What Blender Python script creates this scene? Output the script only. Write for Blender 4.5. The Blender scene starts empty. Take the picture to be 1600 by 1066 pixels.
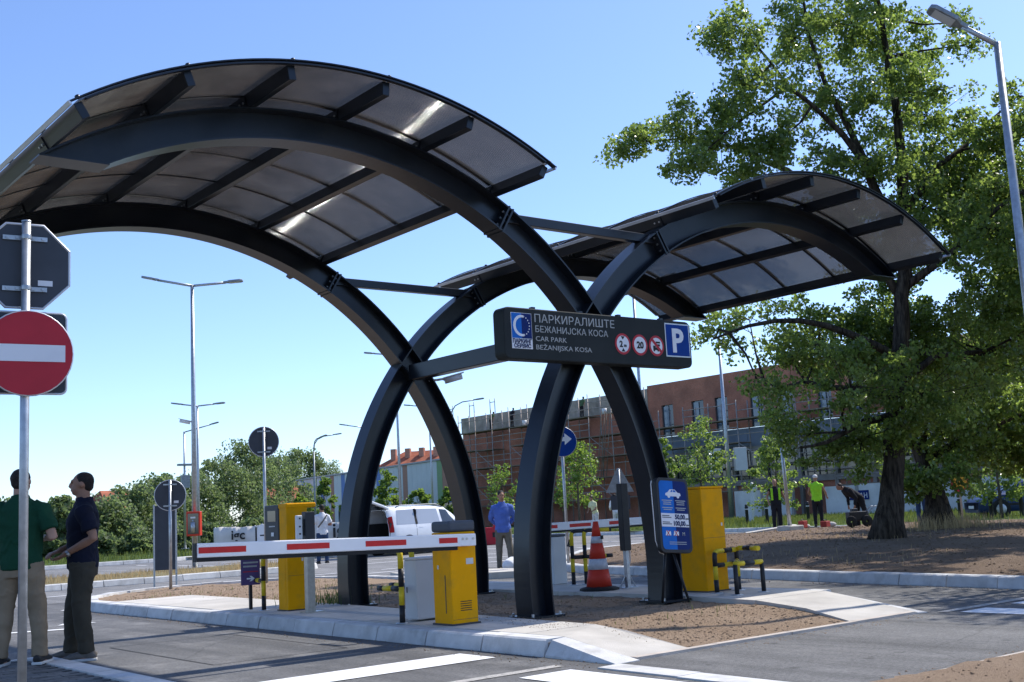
import bpy, bmesh, math, random
import numpy as np
from mathutils import Vector, Matrix

# ------------------------------------------------------------------ camera, sky, sun, exposure
SC = bpy.context.scene
COL = SC.collection
R = math.radians
SUN_EL, SUN_AZ = R(51.0), R(91.0)          # azimuth measured clockwise from +Y

cam_d = bpy.data.cameras.new('camera'); cam = bpy.data.objects.new('camera', cam_d); COL.objects.link(cam)
cam_d.sensor_width = 36.0; cam_d.lens = 36.0 * 1818.0 / 1600.0
cam_d.clip_start = 0.05; cam_d.clip_end = 5000.0
cam.matrix_world = (Matrix.Translation((-9.149, -10.044, 1.25)) @ Matrix.Rotation(-R(38.577), 4, 'Z')
                    @ Matrix.Rotation(R(90) + 0.1462, 4, 'X') @ Matrix.Rotation(-0.0516, 4, 'Z'))
SC.camera = cam

world = bpy.data.worlds.new('World'); SC.world = world; world.use_nodes = True
wn = world.node_tree.nodes; wl = world.node_tree.links
sky = wn.new('ShaderNodeTexSky'); sky.sky_type = 'NISHITA'; sky.sun_disc = False
sky.sun_elevation = SUN_EL; sky.sun_rotation = SUN_AZ
sky.altitude = 0; sky.air_density = 0.80; sky.dust_density = 0.5; sky.ozone_density = 6.0
bg = wn.get('Background') or wn.new('ShaderNodeBackground'); bg.inputs['Strength'].default_value = 0.15
wb_ = wn.new('ShaderNodeMixRGB'); wb_.blend_type = 'MULTIPLY'; wb_.inputs['Fac'].default_value = 1.0; wb_.inputs['Color2'].default_value = (1.03, 1.0, 1.04, 1)   # white balance
wl.new(sky.outputs[0], wb_.inputs['Color1']); wl.new(wb_.outputs[0], bg.inputs['Color'])
wl.new(bg.outputs[0], wn['World Output'].inputs['Surface'])

sun_d = bpy.data.lights.new('sun', 'SUN'); sun_d.energy = 3.5; sun_d.angle = R(0.55); sun_d.color = (1.0, 0.95, 0.87)
sun = bpy.data.objects.new('sun', sun_d); COL.objects.link(sun)
sun_dir = Vector((math.sin(SUN_AZ) * math.cos(SUN_EL), math.cos(SUN_AZ) * math.cos(SUN_EL), math.sin(SUN_EL)))
sun.rotation_euler = sun_dir.to_track_quat('Z', 'Y').to_euler(); sun.location = sun_dir * 60

SC.view_settings.view_transform = 'Standard'; SC.view_settings.look = 'None'
SC.view_settings.exposure = 0.70; SC.view_settings.gamma = 1.0; SC.view_settings.use_curve_mapping = False
SC.render.engine = 'CYCLES'
SC.cycles.use_denoising = True
SC.cycles.max_bounces = 6; SC.cycles.transparent_max_bounces = 12
SC.cycles.caustics_reflective = False; SC.cycles.caustics_refractive = False
SC.cycles.sample_clamp_indirect = 6.0

rnd = random.Random(7)
npr = np.random.default_rng(11)

# ------------------------------------------------------------------ materials
def _nodes(name):
    m = bpy.data.materials.new(name); m.use_nodes = True
    nt = m.node_tree; p = nt.nodes['Principled BSDF']
    return m, nt, nt.nodes, nt.links, p

def pm(name, col, rough=0.6, metal=0.0, var=0.12, scale=6.0, bump=0.0, bscale=60.0, spec=0.28, world_co=False, stain=0.0, stain_col=None, stain_scale=1.5, rand=0.0):
    """plain procedural paint/metal/cloth: two noise octaves on the colour, optional stains and relief"""
    m, nt, N, L, p = _nodes(name)
    if world_co:
        g = N.new('ShaderNodeNewGeometry'); co = g.outputs['Position']
    else:
        t = N.new('ShaderNodeTexCoord'); co = t.outputs['Object']
    n = N.new('ShaderNodeTexNoise'); n.inputs['Scale'].default_value = scale; n.inputs['Detail'].default_value = 6
    L.new(co, n.inputs['Vector'])
    rp = N.new('ShaderNodeValToRGB'); e = rp.color_ramp.elements
    e[0].position, e[1].position = 0.3, 0.7
    e[0].color = (*[max(0, c * (1 - var)) for c in col], 1); e[1].color = (*[min(1, c * (1 + var)) for c in col], 1)
    L.new(n.outputs['Fac'], rp.inputs['Fac']); out = rp.outputs['Color']
    if stain > 0:
        n2 = N.new('ShaderNodeTexNoise'); n2.inputs['Scale'].default_value = stain_scale; n2.inputs['Detail'].default_value = 8; n2.inputs['Roughness'].default_value = .65
        L.new(co, n2.inputs['Vector'])
        r2 = N.new('ShaderNodeValToRGB'); r2.color_ramp.elements[0].position = .48; r2.color_ramp.elements[1].position = .72
        r2.color_ramp.elements[1].color = (stain, stain, stain, 1); r2.color_ramp.elements[0].color = (0, 0, 0, 1)
        L.new(n2.outputs['Fac'], r2.inputs['Fac'])
        mx = N.new('ShaderNodeMixRGB'); mx.inputs['Color2'].default_value = (*(stain_col or [c * .5 for c in col]), 1)
        L.new(r2.outputs['Color'], mx.inputs['Fac']); L.new(out, mx.inputs['Color1']); out = mx.outputs['Color']
    if rand > 0:      # every stone a little lighter or darker than its neighbour
        oi = N.new('ShaderNodeObjectInfo'); mr = N.new('ShaderNodeMapRange'); mr.inputs['To Min'].default_value = 1 - rand; mr.inputs['To Max'].default_value = 1 + rand; L.new(oi.outputs['Random'], mr.inputs['Value'])
        hv = N.new('ShaderNodeHueSaturation'); L.new(mr.outputs[0], hv.inputs['Value']); L.new(out, hv.inputs['Color']); out = hv.outputs['Color']
    L.new(out, p.inputs['Base Color'])
    p.inputs['Roughness'].default_value = rough; p.inputs['Metallic'].default_value = metal
    p.inputs['Specular IOR Level'].default_value = spec
    if bump > 0:
        b = N.new('ShaderNodeTexNoise'); b.inputs['Scale'].default_value = bscale; b.inputs['Detail'].default_value = 5
        L.new(co, b.inputs['Vector'])
        bn = N.new('ShaderNodeBump'); bn.inputs['Strength'].default_value = bump; bn.inputs['Distance'].default_value = 0.02
        L.new(b.outputs['Fac'], bn.inputs['Height']); L.new(bn.outputs['Normal'], p.inputs['Normal'])
    return m

def asphalt_mat(name, c0, c1, patch=0.35):
    m, nt, N, L, p = _nodes(name)
    g = N.new('ShaderNodeNewGeometry'); co = g.outputs['Position']
    big = N.new('ShaderNodeTexNoise'); big.inputs['Scale'].default_value = .55; big.inputs['Detail'].default_value = 8; big.inputs['Roughness'].default_value = .65
    mp = N.new('ShaderNodeMapping'); mp.inputs['Scale'].default_value = (1.0, .45, 1)
    L.new(co, mp.inputs['Vector']); L.new(mp.outputs['Vector'], big.inputs['Vector'])
    r1 = N.new('ShaderNodeValToRGB'); r1.color_ramp.elements[0].position = .36; r1.color_ramp.elements[1].position = .66
    r1.color_ramp.elements[0].color = (*c0, 1); r1.color_ramp.elements[1].color = (*c1, 1)
    L.new(big.outputs['Fac'], r1.inputs['Fac'])
    fine = N.new('ShaderNodeTexNoise'); fine.inputs['Scale'].default_value = 34; fine.inputs['Detail'].default_value = 6; fine.inputs['Roughness'].default_value = .8
    L.new(co, fine.inputs['Vector'])
    r2 = N.new('ShaderNodeValToRGB'); r2.color_ramp.elements[0].position = .3; r2.color_ramp.elements[1].position = .72
    r2.color_ramp.elements[0].color = (.28, .28, .28, 1); r2.color_ramp.elements[1].color = (1.85, 1.82, 1.78, 1)
    L.new(fine.outputs['Fac'], r2.inputs['Fac'])
    mu = N.new('ShaderNodeMixRGB'); mu.blend_type = 'MULTIPLY'; mu.inputs['Fac'].default_value = .75
    L.new(r1.outputs['Color'], mu.inputs['Color1']); L.new(r2.outputs['Color'], mu.inputs['Color2'])
    dust = N.new('ShaderNodeTexNoise'); dust.inputs['Scale'].default_value = 1.7; dust.inputs['Detail'].default_value = 10; dust.inputs['Roughness'].default_value = .7
    L.new(co, dust.inputs['Vector'])
    r3 = N.new('ShaderNodeValToRGB'); r3.color_ramp.elements[0].position = .52; r3.color_ramp.elements[1].position = .78
    r3.color_ramp.elements[0].color = (0, 0, 0, 1); r3.color_ramp.elements[1].color = (patch, patch, patch, 1)
    L.new(dust.outputs['Fac'], r3.inputs['Fac'])
    mx = N.new('ShaderNodeMixRGB'); mx.inputs['Color2'].default_value = (.34, .33, .315, 1)
    L.new(r3.outputs['Color'], mx.inputs['Fac']); L.new(mu.outputs['Color'], mx.inputs['Color1'])
    # tyre-darkened bands along the lanes and hairline cracks
    ty = N.new('ShaderNodeTexNoise'); ty.inputs['Scale'].default_value = 1.0; ty.inputs['Detail'].default_value = 5; ty.inputs['Roughness'].default_value = .6
    mt = N.new('ShaderNodeMapping'); mt.inputs['Scale'].default_value = (2.4, .12, 1); mt.inputs['Rotation'].default_value = (0, 0, R(4)); L.new(co, mt.inputs['Vector']); L.new(mt.outputs['Vector'], ty.inputs['Vector'])
    rt = N.new('ShaderNodeValToRGB'); rt.color_ramp.elements[0].position = .36; rt.color_ramp.elements[1].position = .6
    rt.color_ramp.elements[0].color = (.72, .72, .72, 1); rt.color_ramp.elements[1].color = (1.06, 1.06, 1.06, 1); L.new(ty.outputs['Fac'], rt.inputs['Fac'])
    m3 = N.new('ShaderNodeMixRGB'); m3.blend_type = 'MULTIPLY'; m3.inputs['Fac'].default_value = 1; L.new(mx.outputs['Color'], m3.inputs['Color1']); L.new(rt.outputs['Color'], m3.inputs['Color2'])
    vo = N.new('ShaderNodeTexVoronoi'); vo.feature = 'DISTANCE_TO_EDGE'; vo.inputs['Scale'].default_value = .33
    wp = N.new('ShaderNodeMixRGB'); wp.blend_type = 'ADD'; wp.inputs['Fac'].default_value = .9; L.new(co, wp.inputs['Color1']); L.new(big.outputs['Color'], wp.inputs['Color2']); L.new(wp.outputs['Color'], vo.inputs['Vector'])
    rc = N.new('ShaderNodeValToRGB'); rc.color_ramp.elements[0].position = .0; rc.color_ramp.elements[1].position = .006
    rc.color_ramp.elements[0].color = (.45, .45, .45, 1); rc.color_ramp.elements[1].color = (1, 1, 1, 1); L.new(vo.outputs['Distance'], rc.inputs['Fac'])
    m4 = N.new('ShaderNodeMixRGB'); m4.blend_type = 'MULTIPLY'; m4.inputs['Fac'].default_value = .55; L.new(m3.outputs['Color'], m4.inputs['Color1']); L.new(rc.outputs['Color'], m4.inputs['Color2'])
    oi_ = N.new('ShaderNodeTexNoise'); oi_.inputs['Scale'].default_value = 2.6; oi_.inputs['Detail'].default_value = 3; L.new(co, oi_.inputs['Vector'])
    ro = N.new('ShaderNodeValToRGB'); ro.color_ramp.elements[0].position = .27; ro.color_ramp.elements[1].position = .34; ro.color_ramp.elements[0].color = (.5, .5, .5, 1); ro.color_ramp.elements[1].color = (1, 1, 1, 1); L.new(oi_.outputs['Fac'], ro.inputs['Fac'])
    m5 = N.new('ShaderNodeMixRGB'); m5.blend_type = 'MULTIPLY'; m5.inputs['Fac'].default_value = 1; L.new(m4.outputs['Color'], m5.inputs['Color1']); L.new(ro.outputs['Color'], m5.inputs['Color2'])
    mx = m5
    L.new(mx.outputs['Color'], p.inputs['Base Color'])
    p.inputs['Roughness'].default_value = .82; p.inputs['Specular IOR Level'].default_value = .35
    bn = N.new('ShaderNodeBump'); bn.inputs['Strength'].default_value = .55; bn.inputs['Distance'].default_value = .012
    L.new(fine.outputs['Fac'], bn.inputs['Height']); L.new(bn.outputs['Normal'], p.inputs['Normal'])
    return m

def dirt_mat(name, ca, cb, cc):
    m, nt, N, L, p = _nodes(name)
    g = N.new('ShaderNodeNewGeometry'); co = g.outputs['Position']
    a = N.new('ShaderNodeTexNoise'); a.inputs['Scale'].default_value = .9; a.inputs['Detail'].default_value = 9; a.inputs['Roughness'].default_value = .7
    b = N.new('ShaderNodeTexNoise'); b.inputs['Scale'].default_value = 38; b.inputs['Detail'].default_value = 7; b.inputs['Roughness'].default_value = .8
    L.new(co, a.inputs['Vector']); L.new(co, b.inputs['Vector'])
    r1 = N.new('ShaderNodeValToRGB'); r1.color_ramp.elements[0].position = .35; r1.color_ramp.elements[1].position = .65
    r1.color_ramp.elements[0].color = (*ca, 1); r1.color_ramp.elements[1].color = (*cb, 1)
    L.new(a.outputs['Fac'], r1.inputs['Fac'])
    r2 = N.new('ShaderNodeValToRGB'); r2.color_ramp.elements[0].position = .38; r2.color_ramp.elements[1].position = .68
    r2.color_ramp.elements[0].color = (0, 0, 0, 1); r2.color_ramp.elements[1].color = (1, 1, 1, 1)
    L.new(b.outputs['Fac'], r2.inputs['Fac'])
    mx = N.new('ShaderNodeMixRGB'); mx.inputs['Color2'].default_value = (*cc, 1)
    L.new(r2.outputs['Color'], mx.inputs['Fac']); L.new(r1.outputs['Color'], mx.inputs['Color1'])
    L.new(mx.outputs['Color'], p.inputs['Base Color'])
    p.inputs['Roughness'].default_value = .95; p.inputs['Specular IOR Level'].default_value = .15
    bn = N.new('ShaderNodeBump'); bn.inputs['Strength'].default_value = .9; bn.inputs['Distance'].default_value = .04
    L.new(b.outputs['Fac'], bn.inputs['Height']); L.new(bn.outputs['Normal'], p.inputs['Normal'])
    return m

def leaf_mat(name, c_lo, c_hi, trans=0.45, gloss=0.35):
    m, nt, N, L, p = _nodes(name)
    g = N.new('ShaderNodeNewGeometry')
    r = N.new('ShaderNodeValToRGB'); r.color_ramp.elements[0].color = (*c_lo, 1); r.color_ramp.elements[1].color = (*c_hi, 1)
    L.new(g.outputs['Random Per Island'], r.inputs['Fac'])
    L.new(r.outputs['Color'], p.inputs['Base Color'])
    p.inputs['Roughness'].default_value = gloss; p.inputs['Specular IOR Level'].default_value = .5
    t = N.new('ShaderNodeBsdfTranslucent')
    hs = N.new('ShaderNodeHueSaturation'); hs.inputs['Hue'].default_value = .485; hs.inputs['Saturation'].default_value = 1.15; hs.inputs['Value'].default_value = 2.8
    L.new(r.outputs['Color'], hs.inputs['Color']); L.new(hs.outputs['Color'], t.inputs['Color'])
    mx = N.new('ShaderNodeMixShader'); mx.inputs['Fac'].default_value = trans
    L.new(p.outputs[0], mx.inputs[1]); L.new(t.outputs[0], mx.inputs[2])
    L.new(mx.outputs[0], N['Material Output'].inputs['Surface'])
    return m

def glass_mat(name, col, rough=.05):
    m, nt, N, L, p = _nodes(name)
    p.inputs['Base Color'].default_value = (*col, 1); p.inputs['Roughness'].default_value = rough
    p.inputs['Specular IOR Level'].default_value = .9
    n = N.new('ShaderNodeTexNoise'); n.inputs['Scale'].default_value = 1.2
    t = N.new('ShaderNodeTexCoord'); L.new(t.outputs['Object'], n.inputs['Vector'])
    bn = N.new('ShaderNodeBump'); bn.inputs['Strength'].default_value = .05; L.new(n.outputs['Fac'], bn.inputs['Height']); L.new(bn.outputs['Normal'], p.inputs['Normal'])
    return m

def sheet_mat(name):
    """bronze multiwall polycarbonate: scatters part of the light, lets part straight through"""
    m, nt, N, L, p = _nodes(name)
    N.remove(p)
    g = N.new('ShaderNodeNewGeometry')
    n = N.new('ShaderNodeTexNoise'); n.inputs['Scale'].default_value = 1.3; n.inputs['Detail'].default_value = 9; n.inputs['Roughness'].default_value = .7
    mp = N.new('ShaderNodeMapping'); mp.inputs['Scale'].default_value = (1.5, .6, 1.5); L.new(g.outputs['Position'], mp.inputs['Vector']); L.new(mp.outputs['Vector'], n.inputs['Vector'])
    r = N.new('ShaderNodeValToRGB'); r.color_ramp.elements[0].position = .3; r.color_ramp.elements[1].position = .72
    r.color_ramp.elements[0].color = (.092, .097, .105, 1); r.color_ramp.elements[1].color = (.175, .183, .195, 1)
    L.new(n.outputs['Fac'], r.inputs['Fac'])
    tl = N.new('ShaderNodeBsdfTranslucent'); L.new(r.outputs['Color'], tl.inputs['Color'])
    df = N.new('ShaderNodeBsdfDiffuse'); df.inputs['Color'].default_value = (.10, .098, .094, 1)
    m1 = N.new('ShaderNodeMixShader'); m1.inputs['Fac'].default_value = .35; L.new(tl.outputs[0], m1.inputs[1]); L.new(df.outputs[0], m1.inputs[2])
    tr = N.new('ShaderNodeBsdfTransparent'); tr.inputs['Color'].default_value = (.80, .81, .83, 1)
    m2 = N.new('ShaderNodeMixShader'); m2.inputs['Fac'].default_value = .40; L.new(m1.outputs[0], m2.inputs[1]); L.new(tr.outputs[0], m2.inputs[2])
    L.new(m2.outputs[0], N['Material Output'].inputs['Surface'])
    return m

def flute_mat(name):
    """inner webs of the sheet: smoky, glossy, half clear"""
    m, nt, N, L, p = _nodes(name)
    N.remove(p)
    tr = N.new('ShaderNodeBsdfTransparent'); tr.inputs['Color'].default_value = (.84, .82, .78, 1)
    df = N.new('ShaderNodeBsdfDiffuse'); df.inputs['Color'].default_value = (.085, .083, .08, 1)
    gl = N.new('ShaderNodeBsdfGlossy'); gl.inputs['Roughness'].default_value = .075; gl.inputs['Color'].default_value = (.95, .92, .86, 1)
    n = N.new('ShaderNodeTexNoise'); n.inputs['Scale'].default_value = 3.0; n.inputs['Detail'].default_value = 8
    g = N.new('ShaderNodeNewGeometry'); L.new(g.outputs['Position'], n.inputs['Vector'])
    m0 = N.new('ShaderNodeMixShader'); m0.inputs['Fac'].default_value = .78; L.new(tr.outputs[0], m0.inputs[1]); L.new(df.outputs[0], m0.inputs[2])
    rr = N.new('ShaderNodeMapRange'); rr.inputs['To Min'].default_value = .20; rr.inputs['To Max'].default_value = .38; rr.inputs['From Min'].default_value = .3; rr.inputs['From Max'].default_value = .7
    L.new(n.outputs['Fac'], rr.inputs['Value'])
    mx = N.new('ShaderNodeMixShader'); L.new(rr.outputs[0], mx.inputs['Fac']); L.new(m0.outputs[0], mx.inputs[1]); L.new(gl.outputs[0], mx.inputs[2])
    L.new(mx.outputs[0], N['Material Output'].inputs['Surface'])
    return m

def brick_mat(name, c1, c2, mortar, scale=4.0):
    m, nt, N, L, p = _nodes(name)
    t = N.new('ShaderNodeTexCoord'); mp = N.new('ShaderNodeMapping'); mp.inputs['Rotation'].default_value = (R(90), 0, R(90))
    sp = N.new('ShaderNodeSeparateXYZ'); cb = N.new('ShaderNodeCombineXYZ')
    L.new(t.outputs['Object'], sp.inputs[0]); L.new(sp.outputs['Y'], cb.inputs['X']); L.new(sp.outputs['Z'], cb.inputs['Y'])
    b = N.new('ShaderNodeTexBrick'); b.inputs['Scale'].default_value = scale; b.inputs['Color1'].default_value = (*c1, 1); b.inputs['Color2'].default_value = (*c2, 1); b.inputs['Mortar'].default_value = (*mortar, 1)
    b.inputs['Mortar Size'].default_value = .015
    L.new(cb.outputs[0], b.inputs['Vector'])
    n = N.new('ShaderNodeTexNoise'); n.inputs['Scale'].default_value = .5; n.inputs['Detail'].default_value = 7
    L.new(t.outputs['Object'], n.inputs['Vector'])
    r = N.new('ShaderNodeValToRGB'); r.color_ramp.elements[0].position = .3; r.color_ramp.elements[1].position = .7
    r.color_ramp.elements[0].color = (.6, .6, .6, 1); r.color_ramp.elements[1].color = (1.25, 1.2, 1.15, 1); L.new(n.outputs['Fac'], r.inputs['Fac'])
    mu = N.new('ShaderNodeMixRGB'); mu.blend_type = 'MULTIPLY'; mu.inputs['Fac'].default_value = 1; L.new(b.outputs['Color'], mu.inputs['Color1']); L.new(r.outputs['Color'], mu.inputs['Color2'])
    L.new(mu.outputs['Color'], p.inputs['Base Color']); p.inputs['Roughness'].default_value = .9
    return m

M = {}
M['asphalt'] = asphalt_mat('asphalt', (.085, .086, .089), (.150, .149, .148), .7)
M['asphalt_path'] = asphalt_mat('asphalt path', (.105, .106, .108), (.155, .154, .153), .3)
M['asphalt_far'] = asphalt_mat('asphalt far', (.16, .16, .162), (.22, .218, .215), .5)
M['concrete'] = pm('concrete', (.52, .49, .44), .9, var=.12, scale=2.5, bump=.3, bscale=90, world_co=True, stain=.5, stain_col=(.36, .335, .30), rand=.06)
M['kerb'] = pm('kerb stone', (.58, .575, .56), .88, var=.12, scale=5, bump=.3, bscale=70, world_co=True, stain=.55, stain_col=(.30, .285, .26), stain_scale=4.0, rand=.10)
M['edging'] = pm('edging', (.50, .44, .38), .9, var=.15, scale=6, bump=.3, bscale=60, world_co=True, stain=.4, stain_col=(.32, .28, .24))
M['dirt'] = dirt_mat('dirt', (.33, .235, .155), (.45, .335, .235), (.27, .19, .13))
M['dirt_dark'] = dirt_mat('dirt dark', (.19, .133, .09), (.28, .20, .14), (.14, .10, .07))
M['dry_grass'] = dirt_mat('dry grass', (.25, .19, .11), (.32, .26, .15), (.14, .14, .05))
M['grass'] = dirt_mat('grass', (.07, .12, .025), (.12, .17, .04), (.045, .07, .02))
M['paint'] = pm('road paint', (.80, .80, .80), .7, var=.06, scale=12, world_co=True, stain=.35, stain_col=(.45, .45, .45), stain_scale=9)
M['paint_old'] = pm('worn road paint', (.42, .40, .37), .85, var=.25, scale=25, world_co=True, stain=.8, stain_col=(.13, .13, .13), stain_scale=14, bump=.5, bscale=50)
M['paver'] = pm('paver', (.13, .127, .122), .9, var=.25, scale=3, bump=.3, bscale=80, world_co=True, rand=.25)
M['steel_dark'] = pm('anthracite coated steel', (.0065, .010, .0165), .30, var=.2, scale=3, spec=.42, stain=.5, stain_col=(.026, .027, .028), stain_scale=2.2)
M['galv'] = pm('galvanised steel', (.42, .44, .46), .42, .75, var=.18, scale=14)
M['galv_dark'] = pm('weathered galvanised steel', (.27, .29, .31), .5, .6, var=.2, scale=10)
M['steel_brushed'] = pm('brushed stainless', (.36, .35, .33), .35, .9, var=.12, scale=20)
M['bolt'] = pm('bolt steel', (.5, .5, .5), .35, .8, var=.1)
M['sheet'] = sheet_mat('bronze polycarbonate')
M['flute'] = flute_mat('sheet webs')
M['yellow'] = pm('yellow cabinet paint', (.86, .375, .002), .5, var=.06, scale=2.5, spec=.08, stain=.55, stain_col=(.52, .27, .03), stain_scale=4.5, bump=.06, bscale=30)
M['yellow_rail'] = pm('yellow rail paint', (.68, .50, .02), .45, var=.1, scale=8, stain=.4, stain_col=(.35, .25, .03), stain_scale=9)
M['black_paint'] = pm('black paint', (.022, .022, .024), .45, var=.2, scale=8)
M['grey_dark'] = pm('dark grey plastic', (.05, .052, .058), .5, var=.1, scale=5)
M['grey_cap'] = pm('grey cap', (.075, .082, .095), .5, var=.1, scale=5)
M['box_white'] = pm('pale grey cabinet', (.60, .60, .59), .5, var=.05, scale=4, stain=.2, stain_col=(.45, .44, .42))
M['white'] = pm('white paint', (.78, .78, .78), .4, var=.04, scale=5)
M['arm_white'] = pm('barrier white', (.80, .80, .81), .35, var=.03, scale=5, stain=.25, stain_col=(.6, .6, .58), stain_scale=5)
M['red'] = pm('reflective red', (.55, .02, .02), .35, var=.08, scale=20)
M['sign_red'] = pm('sign red', (.46, .02, .035), .4, var=.07, scale=6)
M['sign_white'] = pm('sign white', (.75, .75, .77), .4, var=.05, scale=6, stain=.2, stain_col=(.6, .6, .62), stain_scale=6)
M['sign_back'] = pm('sign back grey', (.055, .062, .075), .55, var=.1, scale=5)
M['sign_rim'] = pm('aluminium rim', (.55, .56, .58), .4, .6, var=.08)
M['sign_box'] = pm('sign box', (.022, .026, .026), .55, var=.12, scale=3, spec=.15, stain=.3, stain_col=(.035, .037, .037))
M['sign_text'] = pm('sign lettering', (.40, .41, .40), .5, var=.08, scale=30, spec=.1)
M['blue_dark'] = pm('dark blue vinyl', (.006, .022, .13), .5, var=.08, spec=.12)
M['blue_light'] = pm('light blue vinyl', (.012, .14, .50), .5, var=.08, spec=.12)
M['navy_vinyl'] = pm('navy vinyl', (.006, .014, .08), .35, var=.08)
M['sign_blue'] = pm('traffic blue', (.006, .045, .24), .5, var=.07, spec=.1)
M['purple'] = pm('purple vinyl', (.085, .05, .16), .4, var=.12, scale=10)
M['cone'] = pm('cone orange', (.62, .045, .022), .5, var=.1, scale=6, stain=.3, stain_col=(.35, .04, .03))
M['rubber'] = pm('black rubber', (.018, .018, .018), .75, var=.2)
M['refl'] = pm('reflective band', (.55, .55, .58), .35, var=.1, scale=25)
M['brick'] = brick_mat('red brick', (.42, .145, .085), (.52, .19, .115), (.36, .27, .22), 5.0)
M['raw_wall'] = pm('raw block', (.42, .36, .29), .95, var=.25, scale=1.2, stain=.6, stain_col=(.15, .13, .11), stain_scale=.8)
M['insul'] = pm('grey-blue insulation', (.20, .24, .30), .7, var=.15, scale=.8)
M['glass'] = glass_mat('window glass', (.03, .04, .05))
M['glass_pale'] = glass_mat('sky-lit car glass', (.40, .44, .50), .08)  # sky reflection of the van's side windows put into the base colour
M['glass_blue'] = glass_mat('pale window', (.12, .17, .22), .12)
M['plank'] = pm('scaffold plank', (.22, .175, .13), .9, var=.3, scale=1.5)
M['scaf'] = pm('scaffold tube', (.34, .30, .27), .6, .3, var=.25, scale=4)
M['concrete_slab'] = pm('slab concrete', (.30, .28, .26), .95, var=.2, scale=1)
M['panel_white'] = pm('white panel', (.66, .67, .66), .7, var=.05, scale=.5)
M['wall_white'] = pm('site wall', (.62, .62, .60), .9, var=.12, scale=.7, stain=.5, stain_col=(.28, .27, .24), stain_scale=.5)
M['tile'] = pm('clay roof tile', (.34, .11, .06), .85, var=.3, scale=1.2)
def bark_mat(name, c0, c1):
    m, nt, N, L, p = _nodes(name)
    t = N.new('ShaderNodeTexCoord'); mp = N.new('ShaderNodeMapping'); mp.inputs['Scale'].default_value = (9, 9, 1.3); L.new(t.outputs['Object'], mp.inputs['Vector'])
    n = N.new('ShaderNodeTexNoise'); n.inputs['Scale'].default_value = 1.6; n.inputs['Detail'].default_value = 8; n.inputs['Roughness'].default_value = .7; L.new(mp.outputs['Vector'], n.inputs['Vector'])
    r = N.new('ShaderNodeValToRGB'); r.color_ramp.elements[0].position = .40; r.color_ramp.elements[1].position = .62; r.color_ramp.elements[0].color = (*c0, 1); r.color_ramp.elements[1].color = (*c1, 1)
    L.new(n.outputs['Fac'], r.inputs['Fac']); L.new(r.outputs['Color'], p.inputs['Base Color']); p.inputs['Roughness'].default_value = .95; p.inputs['Specular IOR Level'].default_value = .1
    b = N.new('ShaderNodeBump'); b.inputs['Strength'].default_value = 1.0; b.inputs['Distance'].default_value = .06; L.new(n.outputs['Fac'], b.inputs['Height']); L.new(b.outputs['Normal'], p.inputs['Normal'])
    return m
M['bark'] = bark_mat('bark', (.022, .018, .015), (.105, .085, .066))
M['bark_far'] = pm('bark far', (.11, .09, .07), .95, var=.3)
M['leaf'] = leaf_mat('poplar leaf', (.068, .108, .030), (.150, .205, .062), .52, .26)
M['leaf_dark'] = leaf_mat('dark leaf', (.030, .060, .016), (.055, .095, .026), .35, .5)
M['leaf_far'] = leaf_mat('far leaf', (.075, .11, .048), (.135, .18, .078), .4, .6)  # greens lightened so the colour itself carries the distance haze
M['leaf_young'] = leaf_mat('young leaf', (.075, .13, .03), (.135, .195, .05), .45, .5)
M['weed'] = leaf_mat('weed', (.055, .085, .02), (.115, .14, .04), .3, .6)
M['straw'] = leaf_mat('straw', (.26, .20, .10), (.36, .29, .16), .3, .7)
M['skin'] = pm('skin', (.44, .25, .175), .55, var=.1, scale=12)
M['skin_tan'] = pm('tanned skin', (.33, .175, .115), .55, var=.1, scale=12)
M['hair'] = pm('dark hair', (.018, .013, .011), .6, var=.3, scale=60, bump=.6, bscale=120)
def cloth(name, col, rough=.9): return pm(name, col, rough, var=.14, scale=7, bump=.55, bscale=9, spec=.2)
M['polo_green'] = cloth('green polo', (.010, .055, .028)); M['polo_navy'] = cloth('navy polo', (.010, .012, .026))
M['khaki'] = cloth('khaki cloth', (.27, .20, .13)); M['olive'] = cloth('olive cloth', (.062, .054, .040))
M['tee_white'] = cloth('white cotton', (.70, .70, .72)); M['jeans'] = cloth('blue denim', (.03, .055, .12))
M['shirt_blue'] = cloth('blue shirt', (.085, .15, .46)); M['grey_trousers'] = cloth('grey trousers', (.14, .125, .10))
M['hivis'] = cloth('hi-vis yellow green', (.33, .72, .03), .7); M['black_cloth'] = cloth('black cloth', (.018, .018, .022))
M['dull_green'] = cloth('dull green', (.08, .13, .06)); M['pale_vest'] = cloth('pale yellow vest', (.62, .64, .38))
M['lilac'] = cloth('lilac shirt', (.24, .17, .27)); M['white_trousers'] = cloth('white work trousers', (.55, .54, .52))
M['shoe_dark'] = pm('dark shoe', (.03, .028, .027), .6, var=.2); M['shoe_grey'] = pm('grey knit shoe', (.14, .125, .11), .8, var=.2, scale=30)
M['sole'] = pm('white sole', (.62, .61, .58), .6, var=.06)
M['car_silver'] = pm('silver car paint', (.80, .82, .85), .22, .0, var=.03, spec=.6)
M['car_blue'] = pm('blue car paint', (.025, .05, .13), .3, .2, var=.05)
M['car_white'] = pm('white car paint', (.62, .63, .64), .3, .0, var=.03)
M['car_dark'] = pm('dark car paint', (.05, .055, .065), .3, .2, var=.05)
M['tyre'] = pm('tyre', (.02, .02, .02), .85, var=.2)
M['interior'] = pm('car interior', (.03, .032, .036), .85, var=.2)
M['tail'] = pm('tail lamp', (.42, .012, .015), .2, var=.1)
M['tarp'] = pm('banner tarp', (.66, .63, .58), .8, var=.1, scale=2, bump=.9, bscale=2.2)
M['ink'] = pm('black print', (.03, .03, .03), .8, var=.2)
M['red_can'] = pm('faded red plastic', (.34, .04, .03), .6, var=.15)
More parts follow.
